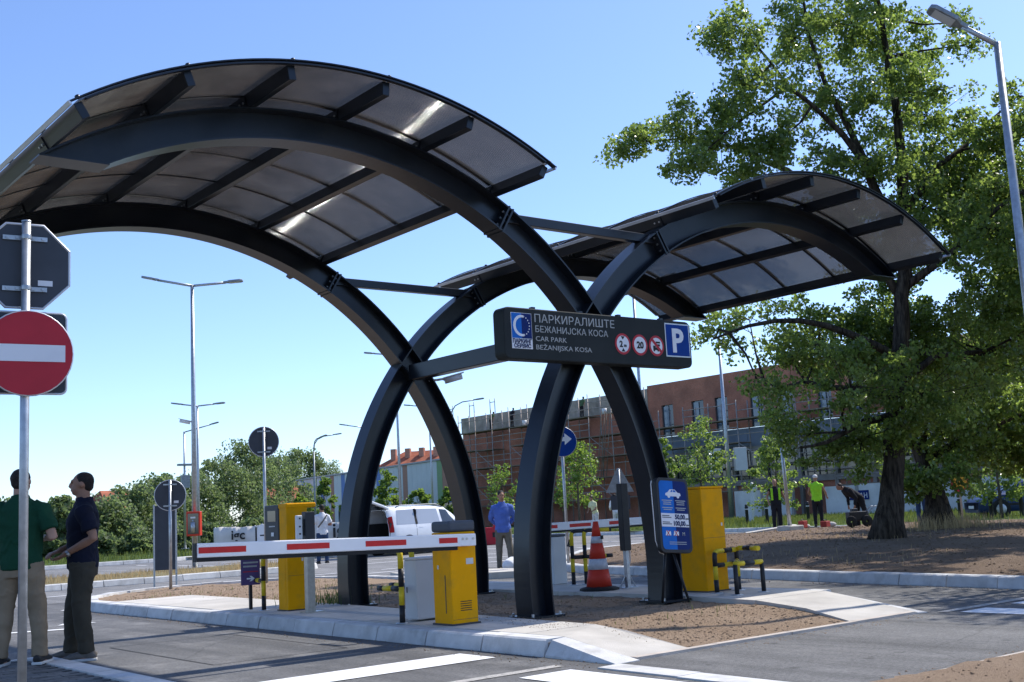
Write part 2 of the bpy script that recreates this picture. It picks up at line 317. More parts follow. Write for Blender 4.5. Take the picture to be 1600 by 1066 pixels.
M['red_box'] = pm('red box paint', (.55, .045, .02), .4, var=.08)
M['graffiti'] = pm('blue spray', (.10, .26, .48), .8, var=.3, scale=6)
M['lamp_lens'] = pm('lamp lens', (.55, .57, .58), .2, var=.05)
M['orange_sign'] = pm('orange sign', (.70, .36, .02), .45, var=.08)

# ------------------------------------------------------------------ mesh helpers
def tag(o, label=None, cat=None, group=None, kind=None):
    if label: o['label'] = label
    if cat: o['category'] = cat
    if group: o['group'] = group
    if kind: o['kind'] = kind
    return o

def thing(name, label, cat, loc=(0, 0, 0), rz=0.0, group=None):
    o = bpy.data.objects.new(name, None); o.empty_display_size = .2; COL.objects.link(o)
    o.location = loc; o.rotation_euler = (0, 0, rz)
    return tag(o, label, cat, group)

def mesh_obj(name, me, parent=None, loc=None, rot=None):
    o = bpy.data.objects.new(name, me); COL.objects.link(o); o.parent = parent
    if loc is not None: o.location = loc
    if rot is not None: o.rotation_euler = rot
    return o

def copy_tree(o, parent=None):
    c = o.copy(); COL.objects.link(c); c.parent = parent
    for ch in list(o.children): copy_tree(ch, c)
    return c

class MB:
    def __init__(s): s.v = []; s.f = []; s.m = []; s.s = []
    def add(s, vs, fs, mi=0, smooth=False):
        b = len(s.v); s.v.extend([tuple(v) for v in vs])
        for f in fs: s.f.append([i + b for i in f]); s.m.append(mi); s.s.append(smooth)
        return s
    def box(s, x0, x1, y0, y1, z0, z1, mi=0, T=None):
        vs = [Vector((x, y, z)) for z in (z0, z1) for y in (y0, y1) for x in (x0, x1)]
        if T is not None: vs = [T @ v for v in vs]
        return s.add(vs, [(0, 2, 3, 1), (4, 5, 7, 6), (0, 1, 5, 4), (2, 6, 7, 3), (0, 4, 6, 2), (1, 3, 7, 5)], mi)
    def cbox(s, c, d, mi=0, rz=0.0, T=None):
        A = Matrix.Translation(c) @ Matrix.Rotation(rz, 4, 'Z')
        if T is not None: A = T @ A
        return s.box(-d[0] / 2, d[0] / 2, -d[1] / 2, d[1] / 2, -d[2] / 2, d[2] / 2, mi, A)
    def beam(s, a, b, w, h, mi=0, up=(0, 0, 1)):
        a = Vector(a); b = Vector(b); d = (b - a); L = d.length; x = d / L
        y = Vector(up).cross(x)
        if y.length < 1e-4: y = Vector((0, 1, 0)).cross(x)
        y.normalize(); z = x.cross(y)
        T = Matrix((( x.x, y.x, z.x, a.x), (x.y, y.y, z.y, a.y), (x.z, y.z, z.z, a.z), (0, 0, 0, 1)))
        return s.box(0, L, -w / 2, w / 2, -h / 2, h / 2, mi, T)
    def prism(s, poly, z0, z1, mi=0, T=None, top=True, bottom=True):
        n = len(poly); vs = [Vector((x, y, z0)) for x, y in poly] + [Vector((x, y, z1)) for x, y in poly]
        if T is not None: vs = [T @ v for v in vs]
        fs = [(i, (i + 1) % n, n + (i + 1) % n, n + i) for i in range(n)]
        if top: fs.append(tuple(range(n, 2 * n)))
        if bottom: fs.append(tuple(range(n - 1, -1, -1)))
        return s.add(vs, fs, mi)
    def tube(s, pts, r, n=8, mi=0, cap=True, smooth=True):
        pts = [Vector(p) for p in pts]; rs = r if isinstance(r, (list, tuple)) else [r] * len(pts)
        vs = []; up = None
        for i, p in enumerate(pts):
            d = (pts[min(i + 1, len(pts) - 1)] - pts[max(i - 1, 0)]).normalized()
            if up is None:
                up = Vector((0, 0, 1)) if abs(d.z) < .9 else Vector((0, 1, 0))
            a = up.cross(d).normalized(); b = d.cross(a); up = b
            for k in range(n):
                t = 2 * math.pi * k / n; vs.append(p + (a * math.cos(t) + b * math.sin(t)) * rs[i])
        fs = [(i * n + k, i * n + (k + 1) % n, (i + 1) * n + (k + 1) % n, (i + 1) * n + k) for i in range(len(pts) - 1) for k in range(n)]
        s.add(vs, fs, mi, smooth)
        if cap:
            b = len(s.v) - len(vs)
            s.f.append([b + k for k in range(n - 1, -1, -1)]); s.m.append(mi); s.s.append(False)
            s.f.append([b + (len(pts) - 1) * n + k for k in range(n)]); s.m.append(mi); s.s.append(False)
        return s
    def lathe(s, prof, n=20, c=(0, 0, 0), mi=0, smooth=True, T=None):
        vs = []
        for r, z in prof:
            for k in range(n):
                t = 2 * math.pi * k / n; v = Vector((c[0] + r * math.cos(t), c[1] + r * math.sin(t), c[2] + z)); vs.append(T @ v if T is not None else v)
        fs = [(i * n + k, i * n + (k + 1) % n, (i + 1) * n + (k + 1) % n, (i + 1) * n + k) for i in range(len(prof) - 1) for k in range(n)]
        return s.add(vs, fs, mi, smooth)
    def ell(s, c, r, n=12, m=8, mi=0, T=None):
        prof = [(math.sin(math.pi * i / m), -math.cos(math.pi * i / m)) for i in range(m + 1)]
        vs = []
        for rr, zz in prof:
            rr = max(rr, .001)
            for k in range(n):
                t = 2 * math.pi * k / n; v = Vector((c[0] + r[0] * rr * math.cos(t), c[1] + r[1] * rr * math.sin(t), c[2] + r[2] * zz)); vs.append(T @ v if T is not None else v)
        fs = [(i * n + k, i * n + (k + 1) % n, (i + 1) * n + (k + 1) % n, (i + 1) * n + k) for i in range(m) for k in range(n)]
        return s.add(vs, fs, mi, True)
    def mesh(s, name, mats):
        me = bpy.data.meshes.new(name); me.from_pydata(s.v, [], s.f)
        for m in (mats if isinstance(mats, (list, tuple)) else [mats]): me.materials.append(m if not isinstance(m, str) else M[m])
        me.polygons.foreach_set('material_index', s.m); me.polygons.foreach_set('use_smooth', s.s); me.update()
        return me
    def build(s, name, mats, parent=None, bevel=0.0, loc=None, rot=None, seg=2):
        o = mesh_obj(name, s.mesh(name, mats), parent, loc, rot)
        if bevel > 0:
            b = o.modifiers.new('bevel', 'BEVEL'); b.width = bevel; b.segments = seg; b.limit_method = 'ANGLE'; b.angle_limit = R(40)
        return o

def rounded(x0, x1, y0, y1, r, n=5):
    P = []
    for cx, cy, a in ((x1 - r, y1 - r, 0), (x0 + r, y1 - r, 90), (x0 + r, y0 + r, 180), (x1 - r, y0 + r, 270)):
        for i in range(n + 1):
            t = R(a + 90 * i / n); P.append((cx + r * math.cos(t), cy + r * math.sin(t)))
    return P

def circ(cx, cy, r, n=28, a0=0, a1=360):
    return [(cx + r * math.cos(R(a0 + (a1 - a0) * i / n)), cy + r * math.sin(R(a0 + (a1 - a0) * i / n))) for i in range(n + (0 if a1 - a0 == 360 else 1))]

def text_mesh(name, s, size, mat, parent, T, ext=.002, align='LEFT', width=None, bold=0.0):
    """flat lettering as a thin mesh; T places its local x (right) y (up) z (out)"""
    cu = bpy.data.curves.new(name, 'FONT'); cu.body = s; cu.size = size; cu.extrude = ext; cu.align_x = align; cu.offset = bold
    cu.resolution_u = 3
    o = bpy.data.objects.new(name, cu); COL.objects.link(o)
    dg = bpy.context.evaluated_depsgraph_get(); me = bpy.data.meshes.new_from_object(o.evaluated_get(dg))
    COL.objects.unlink(o); bpy.data.objects.remove(o)
    if width:
        xs = [v.co.x for v in me.vertices]; w = max(xs) - min(xs)
        if w > 0:
            k = width / w; x0 = min(xs)
            for v in me.vertices: v.co.x = (v.co.x - x0) * k + (0 if align == 'LEFT' else -width / 2)
    me.transform(T); me.materials.clear(); me.materials.append(M[mat]); me.name = name
    return mesh_obj(name, me, parent)

# frames for flat faces: x right, y up, z out of the face
def face_T(o, right, up=(0, 0, 1)):
    x = Vector(right).normalized(); y = Vector(up).normalized(); z = x.cross(y)
    return Matrix(((x.x, y.x, z.x, o[0]), (x.y, y.y, z.y, o[1]), (x.z, y.z, z.z, o[2]), (0, 0, 0, 1)))
# ------------------------------------------------------------------ ground and paving
def sheet(name, poly, z, mat, kind='structure'):
    mb = MB(); mb.add([(x, y, z) for x, y in poly], [tuple(range(len(poly)))])
    o = mb.build(name, mat); 
    if kind: tag(o, kind=kind)
    return o

def fast_mesh(name, V, F):
    V = np.asarray(V, np.float32); F = np.asarray(F, np.int32); k = F.shape[1]
    me = bpy.data.meshes.new(name); me.vertices.add(len(V)); me.vertices.foreach_set('co', V.ravel())
    me.loops.add(F.size); me.loops.foreach_set('vertex_index', F.ravel())
    me.polygons.add(len(F)); me.polygons.foreach_set('loop_start', np.arange(0, F.size, k, dtype=np.int32))
    me.update(calc_edges=True); return me

def inside(poly, x, y):
    c = np.zeros(x.shape, bool); n = len(poly)
    for i in range(n):
        x0, y0 = poly[i]; x1, y1 = poly[(i + 1) % n]
        if y0 == y1: continue
        t = ((y0 > y) != (y1 > y)) & (x < (x1 - x0) * (y - y0) / (y1 - y0) + x0); c ^= t
    return c

def edge_dist(poly, x, y):
    d = np.full(x.shape, 1e9); n = len(poly)
    for i in range(n):
        a = np.array(poly[i]); b = np.array(poly[(i + 1) % n]); e = b - a; l2 = (e ** 2).sum()
        t = np.clip(((x - a[0]) * e[0] + (y - a[1]) * e[1]) / l2, 0, 1)
        d = np.minimum(d, np.hypot(x - a[0] - t * e[0], y - a[1] - t * e[1]))
    return d

def vnoise(x, y, seed=0, scale=1.0, octs=4):
    """value noise on numpy arrays"""
    out = np.zeros(x.shape); amp = 1.0; tot = 0
    for o in range(octs):
        s = scale * 2 ** o; xi = np.floor(x * s).astype(np.int64); yi = np.floor(y * s).astype(np.int64); fx = x * s - xi; fy = y * s - yi
        def h(a, b):
            k = (a * 374761393 + b * 668265263 + (seed + o) * 974711) & 0x7fffffff; k = (k ^ (k >> 13)) * 1274126177 & 0x7fffffff
            return ((k ^ (k >> 16)) & 0xffff) / 65535.0
        fx = fx * fx * (3 - 2 * fx); fy = fy * fy * (3 - 2 * fy)
        v = (h(xi, yi) * (1 - fx) + h(xi + 1, yi) * fx) * (1 - fy) + (h(xi, yi + 1) * (1 - fx) + h(xi + 1, yi + 1) * fx) * fy
        out += v * amp; tot += amp; amp *= .5
    return out / tot

def terrain(name, poly, step, zf, mat, kind='structure', parent=None):
    xs = np.array([p[0] for p in poly]); ys = np.array([p[1] for p in poly])
    gx = np.arange(xs.min() - step, xs.max() + 2 * step, step); gy = np.arange(ys.min() - step, ys.max() + 2 * step, step)
    X, Y = np.meshgrid(gx, gy); jit = step * .3
    Xj = X + npr.uniform(-jit, jit, X.shape); Yj = Y + npr.uniform(-jit, jit, X.shape)
    Z = zf(Xj, Yj); ny, nx = X.shape
    idx = np.arange(nx * ny).reshape(ny, nx)
    q = np.stack([idx[:-1, :-1], idx[:-1, 1:], idx[1:, 1:], idx[1:, :-1]], -1).reshape(-1, 4)
    cx = Xj.ravel()[q].mean(1); cy = Yj.ravel()[q].mean(1)
    q = q[inside(poly, cx, cy)]
    used = np.unique(q); remap = np.zeros(nx * ny, int); remap[used] = np.arange(len(used))
    V = np.stack([Xj.ravel(), Yj.ravel(), Z.ravel()], -1)[used]
    me = fast_mesh(name, V, remap[q]); me.materials.append(M[mat])
    me.polygons.foreach_set('use_smooth', np.ones(len(me.polygons), bool)); me.update()
    o = mesh_obj(name, me, parent)
    if kind: tag(o, kind=kind)
    return o

# far ground, one sheet to the horizon; streets on top of it
def ground_z(x, y):
    a = np.clip((np.asarray(y) - 47) / 45, 0, 1); a = a * a * (3 - 2 * a); b = np.clip((46 - np.asarray(x)) / 14, 0, 1); b = b * b * (3 - 2 * b)
    return -.03 - 1.75 * a * b
_ax = np.unique(np.concatenate([np.linspace(-2500, -100, 9), np.arange(-100, 140, 5.0), np.linspace(140, 2500, 9)]))
_X, _Y = np.meshgrid(_ax, _ax); _i = np.arange(_X.size).reshape(_X.shape)
_me = fast_mesh('ground', np.stack([_X.ravel(), _Y.ravel(), ground_z(_X, _Y).ravel()], -1), np.stack([_i[:-1, :-1], _i[:-1, 1:], _i[1:, 1:], _i[1:, :-1]], -1).reshape(-1, 4)); _me.materials.append(M['grass'])
tag(mesh_obj('ground', _me), kind='structure')
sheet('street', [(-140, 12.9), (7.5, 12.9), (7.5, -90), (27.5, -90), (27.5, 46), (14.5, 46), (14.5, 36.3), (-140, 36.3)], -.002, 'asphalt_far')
sheet('road', [(-60, -60), (7.4, -60), (7.4, 12.8), (-60, 12.8)], 0.0, 'asphalt')
sheet('footpath', [(-2.62, -5.33), (40, -5.33), (40, -2.93), (-2.62, -2.93)], .005, 'asphalt_path')

# ---- kerb stones
KP = [(0, -.06), (0, .015), (.035, .135), (.055, .15), (.24, .15), (.24, -.06)]
def kerb_mesh(L, name='kerb_stone'):
    mb = MB(); n = len(KP); y0, y1 = .008, L - .008
    mb.add([(x, y0, z) for x, z in KP] + [(x, y1, z) for x, z in KP],
           [(i, i + n, (i + 1) % n + n, (i + 1) % n) for i in range(n)] + [tuple(range(n)), tuple(range(2 * n - 1, n - 1, -1))])
    return mb.mesh(name, 'kerb')
_kc = {}
def kerb_run(pts, L, parent, inward_left=False):
    """stones of length L along a polyline; the stone's body lies to the right of travel (or left)"""
    key = (round(L, 3), inward_left)
    if key not in _kc:
        me = kerb_mesh(L)
        if inward_left:
            me.transform(Matrix.Scale(-1, 4, (1, 0, 0))); me.flip_normals()
        _kc[key] = me
    me = _kc[key]; P = [Vector((*p, 0)) for p in pts]
    seg = [(P[i], P[i + 1]) for i in range(len(P) - 1)]; tot = sum((b - a).length for a, b in seg)
    n = max(1, int(tot / L)); cur = 0
    def pos(s):
        for a, b in seg:
            l = (b - a).length
            if s <= l: return a.lerp(b, s / l)
            s -= l
        return P[-1]
    for i in range(n):
        a, b = pos(i * tot / n), pos((i + 1) * tot / n); d = b - a
        o = mesh_obj('kerb_stone', me, parent, a + Vector((rnd.uniform(-.004, .004), rnd.uniform(-.004, .004), rnd.uniform(-.006, .003))), (0, 0, math.atan2(d.y, d.x) - math.pi / 2 + rnd.uniform(-.006, .006)))
        o.scale.y = d.length / L

# ---- the island between the two lanes
ISL = [(-2.40, -2.0), (-2.40, 9.9), (-2.0, 11.2), (-1.4, 12.1), (-.6, 12.7), (.3, 12.9), (1.3, 12.8), (2.2, 12.3), (2.9, 11.5), (3.2, 10.5), (3.1, 9.2), (2.4, 6.5), (2.4, -1.4)]
def isl_z(x, y):
    z = .105 + .05 * (vnoise(x, y, 3, 1.1, 5) - .5) + .03 * (vnoise(x, y, 9, 9.0, 2) - .5)
    ramp = np.clip((y + 2.9) / 1.5, 0, 1); return .012 * (1 - ramp) + z * ramp
isl = terrain('island', [(-1.7, -2.9), (-2.38, -1.4)] + ISL[1:-1] + [(2.38, -1.4), (.95, -2.9)], .075, isl_z, 'dirt')
core = MB().prism(ISL, -.05, .06).build('island_core', 'dirt_dark', isl)
kerb_run([(-2.60, -2.05), (-2.60, 9.9)], .9, isl)
kerb_run([(-2.60, 9.9), (-2.15, 11.3), (-1.5, 12.25), (-.65, 12.88), (.3, 13.1)], .45, isl)
kerb_run([(.3, 13.1), (1.4, 13.0), (2.35, 12.5), (3.08, 11.6), (3.42, 10.5), (3.3, 9.1), (2.62, 6.5)], .45, isl)
kerb_run([(2.62, 6.5), (2.62, -1.2)], .9, isl)
# mortar behind the joints
mb = MB(); mb.box(-2.545, -2.4, -2.05, 9.9, -.05, .12); mb.box(2.4, 2.56, -1.2, 6.5, -.05, .12); mb.build('kerb_bedding', 'concrete_slab', isl)
# the sloping end stones
def wedge(name, pts, mat, parent):
    """pts: list of (x,y,ztop), side walls down to -0.05"""
    n = len(pts); mb = MB(); mb.add([(x, y, -.05) for x, y, z in pts] + [(x, y, z) for x, y, z in pts],
        [(i, (i + 1) % n, n + (i + 1) % n, n + i) for i in range(n)] + [tuple(range(n, 2 * n))]); return mb.build(name, mat, parent)
wedge('kerb_stone', [(-2.60, -2.065, .02), (-2.62, -2.98, .008), (-2.36, -2.98, .012), (-2.36, -2.065, .15), (-2.515, -2.065, .14)], 'kerb', isl)
wedge('kerb_stone', [(2.36, -1.215, .15), (1.72, -2.9, .012), (1.84, -2.95, .008), (2.55, -1.215, .12)], 'kerb', isl)
for i in range(5):
    y = -3.0 - i * .9; x = -2.62 - .04 * i
    wedge('kerb_stone', [(x - .24, y - .888, .012), (x + .0, y - .888, .014), (x + .02, y, .014), (x - .22, y, .012)], 'kerb', isl)
# concrete walkways on the island, slab by slab
def strip_inner_L(v): return float(np.interp(v, [-1.5, .4, 2.2, 5, 9.2], [-1.5, -1.38, -1.2, -1.08, -1.05]))
ys = [-1.5, -.1, 1.75, 3.6, 5.45, 7.3, 9.15]
for a, b in zip(ys[:-1], ys[1:]):
    wedge('concrete_slab', [(-2.352, a + .005, .152), (strip_inner_L(a), a + .005, .152), (strip_inner_L(b), b - .005, .152), (-2.352, b - .005, .152)], 'concrete', isl)
wedge('concrete_slab', [(-2.352, -2.9, .02), (-1.66, -2.9, .02), (-1.53, -1.97, .118), (-1.5, -1.51, .152), (-2.352, -1.51, .152), (-2.352, -2.06, .150)], 'concrete', isl)
def strip_inner_R(v): return float(np.interp(v, [-1.3, 0, 3, 9], [1.08, 1.32, 1.35, 1.4]))
ys = [-1.3, .2, 2.05, 3.9, 5.75]
for a, b in zip(ys[:-1], ys[1:]):
    wedge('concrete_slab', [(strip_inner_R(a), a + .005, .152), (2.375, a + .005, .152), (2.375, b - .005, .152), (strip_inner_R(b), b - .005, .152)], 'concrete', isl)
wedge('concrete_slab', [(.62, -2.92, .02), (1.70, -2.92, .02), (2.34, -1.31, .152), (1.08, -1.31, .152), (.95, -2.1, .10)], 'concrete', isl)
# footpath edging stones
fp = bpy.data.objects['footpath']
def edging(y, x0, x1, L=1.0):
    me = MB().box(0, L - .008, -.04, .04, -.05, .028).mesh('edging_stone', 'edging')
    n = int((x1 - x0) / L)
    for i in range(n): mesh_obj('edging_stone', me, fp, (x0 + i * L, y + rnd.uniform(-.006, .006), rnd.uniform(-.004, .004)), (0, 0, rnd.uniform(-.006, .006)))
edging(-2.90, -2.35, 1.75); edging(-2.92, 4.9, 21.0); edging(-5.36, -2.5, 16.0)

# ---- planted mound on the far side of the exit lane
MOUND = [(4.9, -2.8), (4.95, -2.4), (5.32, 0), (5.88, 2.8), (6.2, 5.5), (6.5, 7.5), (6.95, 8.5), (7.85, 9.8), (9.7, 11.7), (12.7, 14.4), (16, 15.7), (21, 16.3), (26.9, 16.0), (26.9, -2.8)]
def mound_z(x, y):
    d = edge_dist(MOUND, x, y)
    base = .13 + .20 * np.clip(d / 4.5, 0, 1) ** .8
    return base + .10 * (vnoise(x, y, 21, .5, 4) - .5) * np.clip(d / 1.0, 0, 1) + .05 * (vnoise(x, y, 5, 3.5, 4) - .5) * np.clip(d / .25, .25, 1)
mound = terrain('planted_verge', MOUND, .13, mound_z, 'dirt_dark')
MB().prism(MOUND, -.04, .06).build('verge_core', 'dirt_dark', mound)
kerb_run([(4.66, -2.85), (4.72, -2.4), (5.09, 0), (5.65, 2.8), (5.98, 5.5), (6.28, 7.6), (6.76, 8.65), (7.7, 10.0), (9.5, 11.9), (12.6, 14.65), (16, 15.95)], .78, mound)
def south_z(x, y): return .05 + .07 * (vnoise(x, y, 31, 1.6, 5) - .5) + .05 * np.clip((-5.45 - y) / 2, 0, 1)
terrain('south_verge', [(-2.7, -5.42), (14, -5.42), (14, -12), (-2.7, -12)], .11, south_z, 'dirt')

# ---- the strip with the double lamp, across the cross road
STRIP = [(-20, 18.3), (5.4, 18.3), (6.6, 19.0), (7.1, 20.3), (6.9, 22), (6.0, 23.2), (-20, 23.4)]
def strip_z(x, y): return .125 + .07 * (vnoise(x, y, 41, .8, 4) - .5)
st = terrain('dry_strip', STRIP, .22, strip_z, 'dry_grass')
MB().prism(STRIP, -.04, .05).build('strip_core', 'dirt', st)
kerb_run([(5.45, 18.08), (-20, 18.08)], .95, st)
kerb_run([(6.1, 23.4), (7.1, 22.1), (7.33, 20.3), (6.75, 18.85), (5.45, 18.08)], .6, st)
# far lawn beyond the parking lot
LAWN = [(-60, 37.2), (9.5, 36.4), (11.5, 37.2), (14.2, 40), (14.2, 47.5), (-60, 47.5)]
lw = terrain('lawn', LAWN, 1.2, lambda x, y: .13 + .10 * (vnoise(x, y, 51, .3, 3) - .5), 'grass')
kerb_run([(9.6, 36.15), (-28, 36.95)], 1.0, lw, inward_left=False)
kerb_run([(14.45, 46), (14.45, 40), (11.6, 36.9), (9.6, 36.15)], 1.0, lw)
# verge of the street in front of the building site
VERGE = [(27.9, -60), (80, -60), (80, 130), (27.9, 130)]
vg = terrain('street_verge', VERGE, 1.6, lambda x, y: .14 + .10 * (vnoise(x, y, 61, .3, 3) - .5), 'grass')
kerb_run([(27.6, -2), (27.6, 62)], 1.0, vg)

# ---- paved pavement where the two men stand (pavers one by one near the kerb)
pv = sheet('pavement', [(-14, -14), (-5.62, -14), (-5.62, 2.5), (-14, 2.5)], .02, 'paver')
me = MB().box(0, .194, 0, .094, -.02, .045).mesh('paver', 'paver')
k = 0
for j in range(44):
    for i in range(6):
        y = 2.38 - j * .1; x = -5.83 - i * .2 - (.1 if j % 2 else 0)
        mesh_obj('paver', me, pv, (x, y, rnd.uniform(-.004, .003)), (rnd.uniform(-.008, .008), rnd.uniform(-.008, .008), 0)); k += 1
me = MB().box(-5.62, -5.40, .008, .992, -.05, .055).mesh('flush_kerb', 'kerb')
for i in range(12): mesh_obj('flush_kerb', me, pv, (0, 1.5 - i, 0))
MB().box(-7.2, -5.40, 2.42, 2.5, -.05, .05).build('end_kerb', 'kerb', pv)

# ---- painted markings
def mark(poly, mat='paint', z=.006, name='road_marking'):
    o = sheet(name, poly, z, mat); return o
mark([(-5.32, -1.68), (-2.84, -1.68), (-2.84, -1.14), (-5.32, -1.14)])
for i in range(3): mark([(-3.52 - i * 1.05, -5.3), (-3.0 - i * 1.05, -5.3), (-3.0 - i * 1.05, -2.86), (-3.52 - i * 1.05, -2.86)])
for u in (1.95, 2.95, 3.95): mark([(u, -5.3), (u + .5, -5.3), (u + .5, -3.25), (u, -3.25)], z=.010)
mark([(-5.3, -2.66), (-2.9, -2.66), (-2.9, -2.54), (-5.3, -2.54)], 'paint_old', .005)
mark([(1.9, -3.14), (4.7, -3.14), (4.7, -3.02), (1.9, -3.02)], 'paint_old', .010)
def arrow(x, y, turn=0.0):
    A = Matrix.Translation((x, y, .006)) @ Matrix.Rotation(turn, 4, 'Z')
    P = [(-.08, 0), (.08, 0), (.08, 1.1), (.26, 1.1), (0, 1.8), (-.26, 1.1), (-.08, 1.1)]
    mb = MB(); mb.add([A @ Vector((px, py, 0)) for px, py in P], [tuple(range(7))]); tag(mb.build('road_arrow', 'paint'), kind='structure')
arrow(-3.85, 6.0, R(-12)); arrow(-3.9, 6.3, R(65)); arrow(-2.75, 10.4, R(-35))
for i in range(5): mark([(7.15, 24.8 + i * 2.0), (7.27, 24.8 + i * 2.0), (7.27, 25.8 + i * 2.0), (7.15, 25.8 + i * 2.0)])
for i in range(7): mark([(-6 + i * 2.1, 15.35), (-5 + i * 2.1, 15.35), (-5 + i * 2.1, 15.47), (-6 + i * 2.1, 15.47)])
mark([(3.9, 14.0), (8.6, 14.0), (8.6, 14.14), (3.9, 14.14)])
for i in range(7): mark([(8.6, 14.6 + i * 2.45), (13.4, 14.6 + i * 2.45), (13.4, 14.74 + i * 2.45), (8.6, 14.74 + i * 2.45)], z=.004)
for i in range(9): mark([(-4 - i * 2.4, 30.5), (-3.88 - i * 2.4, 30.5), (-3.88 - i * 2.4, 35.5), (-4 - i * 2.4, 35.5)], z=.004)
for i in range(9): mark([(20.6, 0 + i * 5.0), (20.75, 0 + i * 5.0), (20.75, 2.6 + i * 5.0), (20.6, 2.6 + i * 5.0)], z=.004)
for i in range(8): mark([(16.4, 17.5 + i * 3.0), (16.52, 17.5 + i * 3.0), (16.52, 19.2 + i * 3.0), (16.4, 19.2 + i * 3.0)], z=.004)
# sealed loop cuts in the entry lane
for P_ in ([(-4.55, .38), (-3.12, .38), (-3.12, .395), (-4.55, .395)], [(-3.135, .395), (-3.12, .395), (-3.12, 3.1), (-3.135, 3.1)], [(-4.55, 3.1), (-3.12, 3.1), (-3.12, 3.115), (-4.55, 3.115)], [(-4.55, .395), (-4.535, .395), (-4.535, 3.1), (-4.55, 3.1)], [(-3.12, .9), (-2.62, .9), (-2.62, .912), (-3.12, .912)]): mark(P_, 'ink', .004, 'sealed_joint')
# a second, small kerbed island in the cross road, its white end under the far arch
I2 = [(4.6, 8.2), (5.6, 7.6), (5.9, 8.3), (5.6, 9.4), (4.9, 10.6), (4.2, 11.2), (3.95, 10.4)]
MB().prism(I2, 0, .13).build('concrete_splitter', 'concrete')
tag(bpy.data.objects['concrete_splitter'], kind='structure')

# ---- loose stones and clods on the bare earth, straw and weeds
def scatter_stones(n, poly, zf, smin, smax, mat, name, parent):
    xs = [p[0] for p in poly]; ys = [p[1] for p in poly]; x = npr.uniform(min(xs), max(xs), n * 3); y = npr.uniform(min(ys), max(ys), n * 3)
    k = inside(poly, x, y); x, y = x[k][:n], y[k][:n]; n = len(x); z = zf(x, y); s = smin * (smax / smin) ** (npr.random(n) ** 2.2)
    base = np.array([(1, 0, 0), (-1, 0, 0), (0, 1, 0), (0, -1, 0), (0, 0, .8), (0, 0, -.6)], float)
    V = base[None] * s[:, None, None] * npr.uniform(.6, 1.3, (n, 6, 3)); a = npr.uniform(0, 6.28, n); c_, s_ = np.cos(a)[:, None], np.sin(a)[:, None]
    V = np.stack([V[..., 0] * c_ - V[..., 1] * s_, V[..., 0] * s_ + V[..., 1] * c_, V[..., 2]], -1) + np.stack([x, y, z], -1)[:, None]
    F = np.array([(0, 2, 4), (2, 1, 4), (1, 3, 4), (3, 0, 4), (2, 0, 5), (1, 2, 5), (3, 1, 5), (0, 3, 5)])
    me = fast_mesh(name, V.reshape(-1, 3), (F[None] + np.arange(n)[:, None, None] * 6).reshape(-1, 3)); me.materials.append(M[mat])
    return tag(mesh_obj(name, me, parent), kind='stuff')
scatter_stones(9000, [(-1.6, -2.85), (1.0, -2.85), (1.2, 0), (1.3, 5), (-1.1, 9), (-1.3, 2)], isl_z, .005, .020, 'dirt', 'clods', isl)
scatter_stones(2500, [(-1.1, 5), (1.5, 5), (2.6, 11.5), (0, 12.7), (-2.1, 10.5)], isl_z, .008, .024, 'dirt', 'clods', isl)
scatter_stones(12000, [(5.1, -2.6), (6.2, 4), (9, 10), (15, 14), (22, 14), (22, -2.6)], mound_z, .008, .032, 'dirt_dark', 'clods', mound)
scatter_stones(2200, [(-2.6, -5.45), (6, -5.45), (6, -8), (-2.6, -8)], south_z, .006, .022, 'dirt', 'clods', bpy.data.objects['south_verge'])

def flat_z(x, y): return .004 + 0 * x
rd_ = bpy.data.objects['road']
scatter_stones(900, [(-2.95, -2.9), (-2.61, -2.9), (-2.61, 9.8), (-2.85, 9.8)], flat_z, .003, .011, 'dirt', 'kerbside_grit', rd_)
scatter_stones(900, [(4.3, -2.6), (4.62, -2.6), (6.2, 7.6), (5.9, 7.6)], flat_z, .003, .012, 'dirt', 'kerbside_grit', rd_)
scatter_stones(700, [(-2.3, -5.3), (6, -5.3), (6, -4.9), (-2.3, -5.1)], flat_z, .003, .014, 'dirt', 'path_grit', fp)
scatter_stones(500, [(-1.6, -3.2), (1.6, -3.2), (1.6, -2.95), (-1.6, -2.95)], flat_z, .003, .012, 'dirt', 'path_grit', fp)
scatter_stones(500, [(-2.3, -2.2), (-1.45, -2.8), (-1.3, .5), (-1.6, .5)], lambda x, y: .155 - .11 * np.clip((-1.5 - y) / 1.4, 0, 1), .003, .008, 'dirt', 'slab_grit', isl)

def blades(name, spots, hmin, hmax, w, mat, parent, lean=.35):
    """grass blades: one bent two-quad strip each; spots = (n,3)"""
    n = len(spots); a = npr.uniform(0, 6.28, n); h = npr.uniform(hmin, hmax, n); ln = npr.uniform(.05, lean, n) * h; b = npr.uniform(0, 6.28, n)
    dx, dy = np.cos(a) * w / 2, np.sin(a) * w / 2; lx, ly = np.cos(b) * ln, np.sin(b) * ln; P = np.asarray(spots)
    rows = []
    for t, ws in ((0, 1), (.55, .8), (1, .12)):
        ox = P[:, 0] + lx * t * t; oy = P[:, 1] + ly * t * t; oz = P[:, 2] + h * t
        rows += [np.stack([ox - dx * ws, oy - dy * ws, oz], -1), np.stack([ox + dx * ws, oy + dy * ws, oz], -1)]
    V = np.stack(rows, 1).reshape(-1, 3); F = np.array([(0, 1, 3, 2), (2, 3, 5, 4)])
    me = fast_mesh(name, V, (F[None] + np.arange(n)[:, None, None] * 6).reshape(-1, 4)); me.materials.append(M[mat])
    o = mesh_obj(name, me, parent)
    return tag(o, kind='stuff')
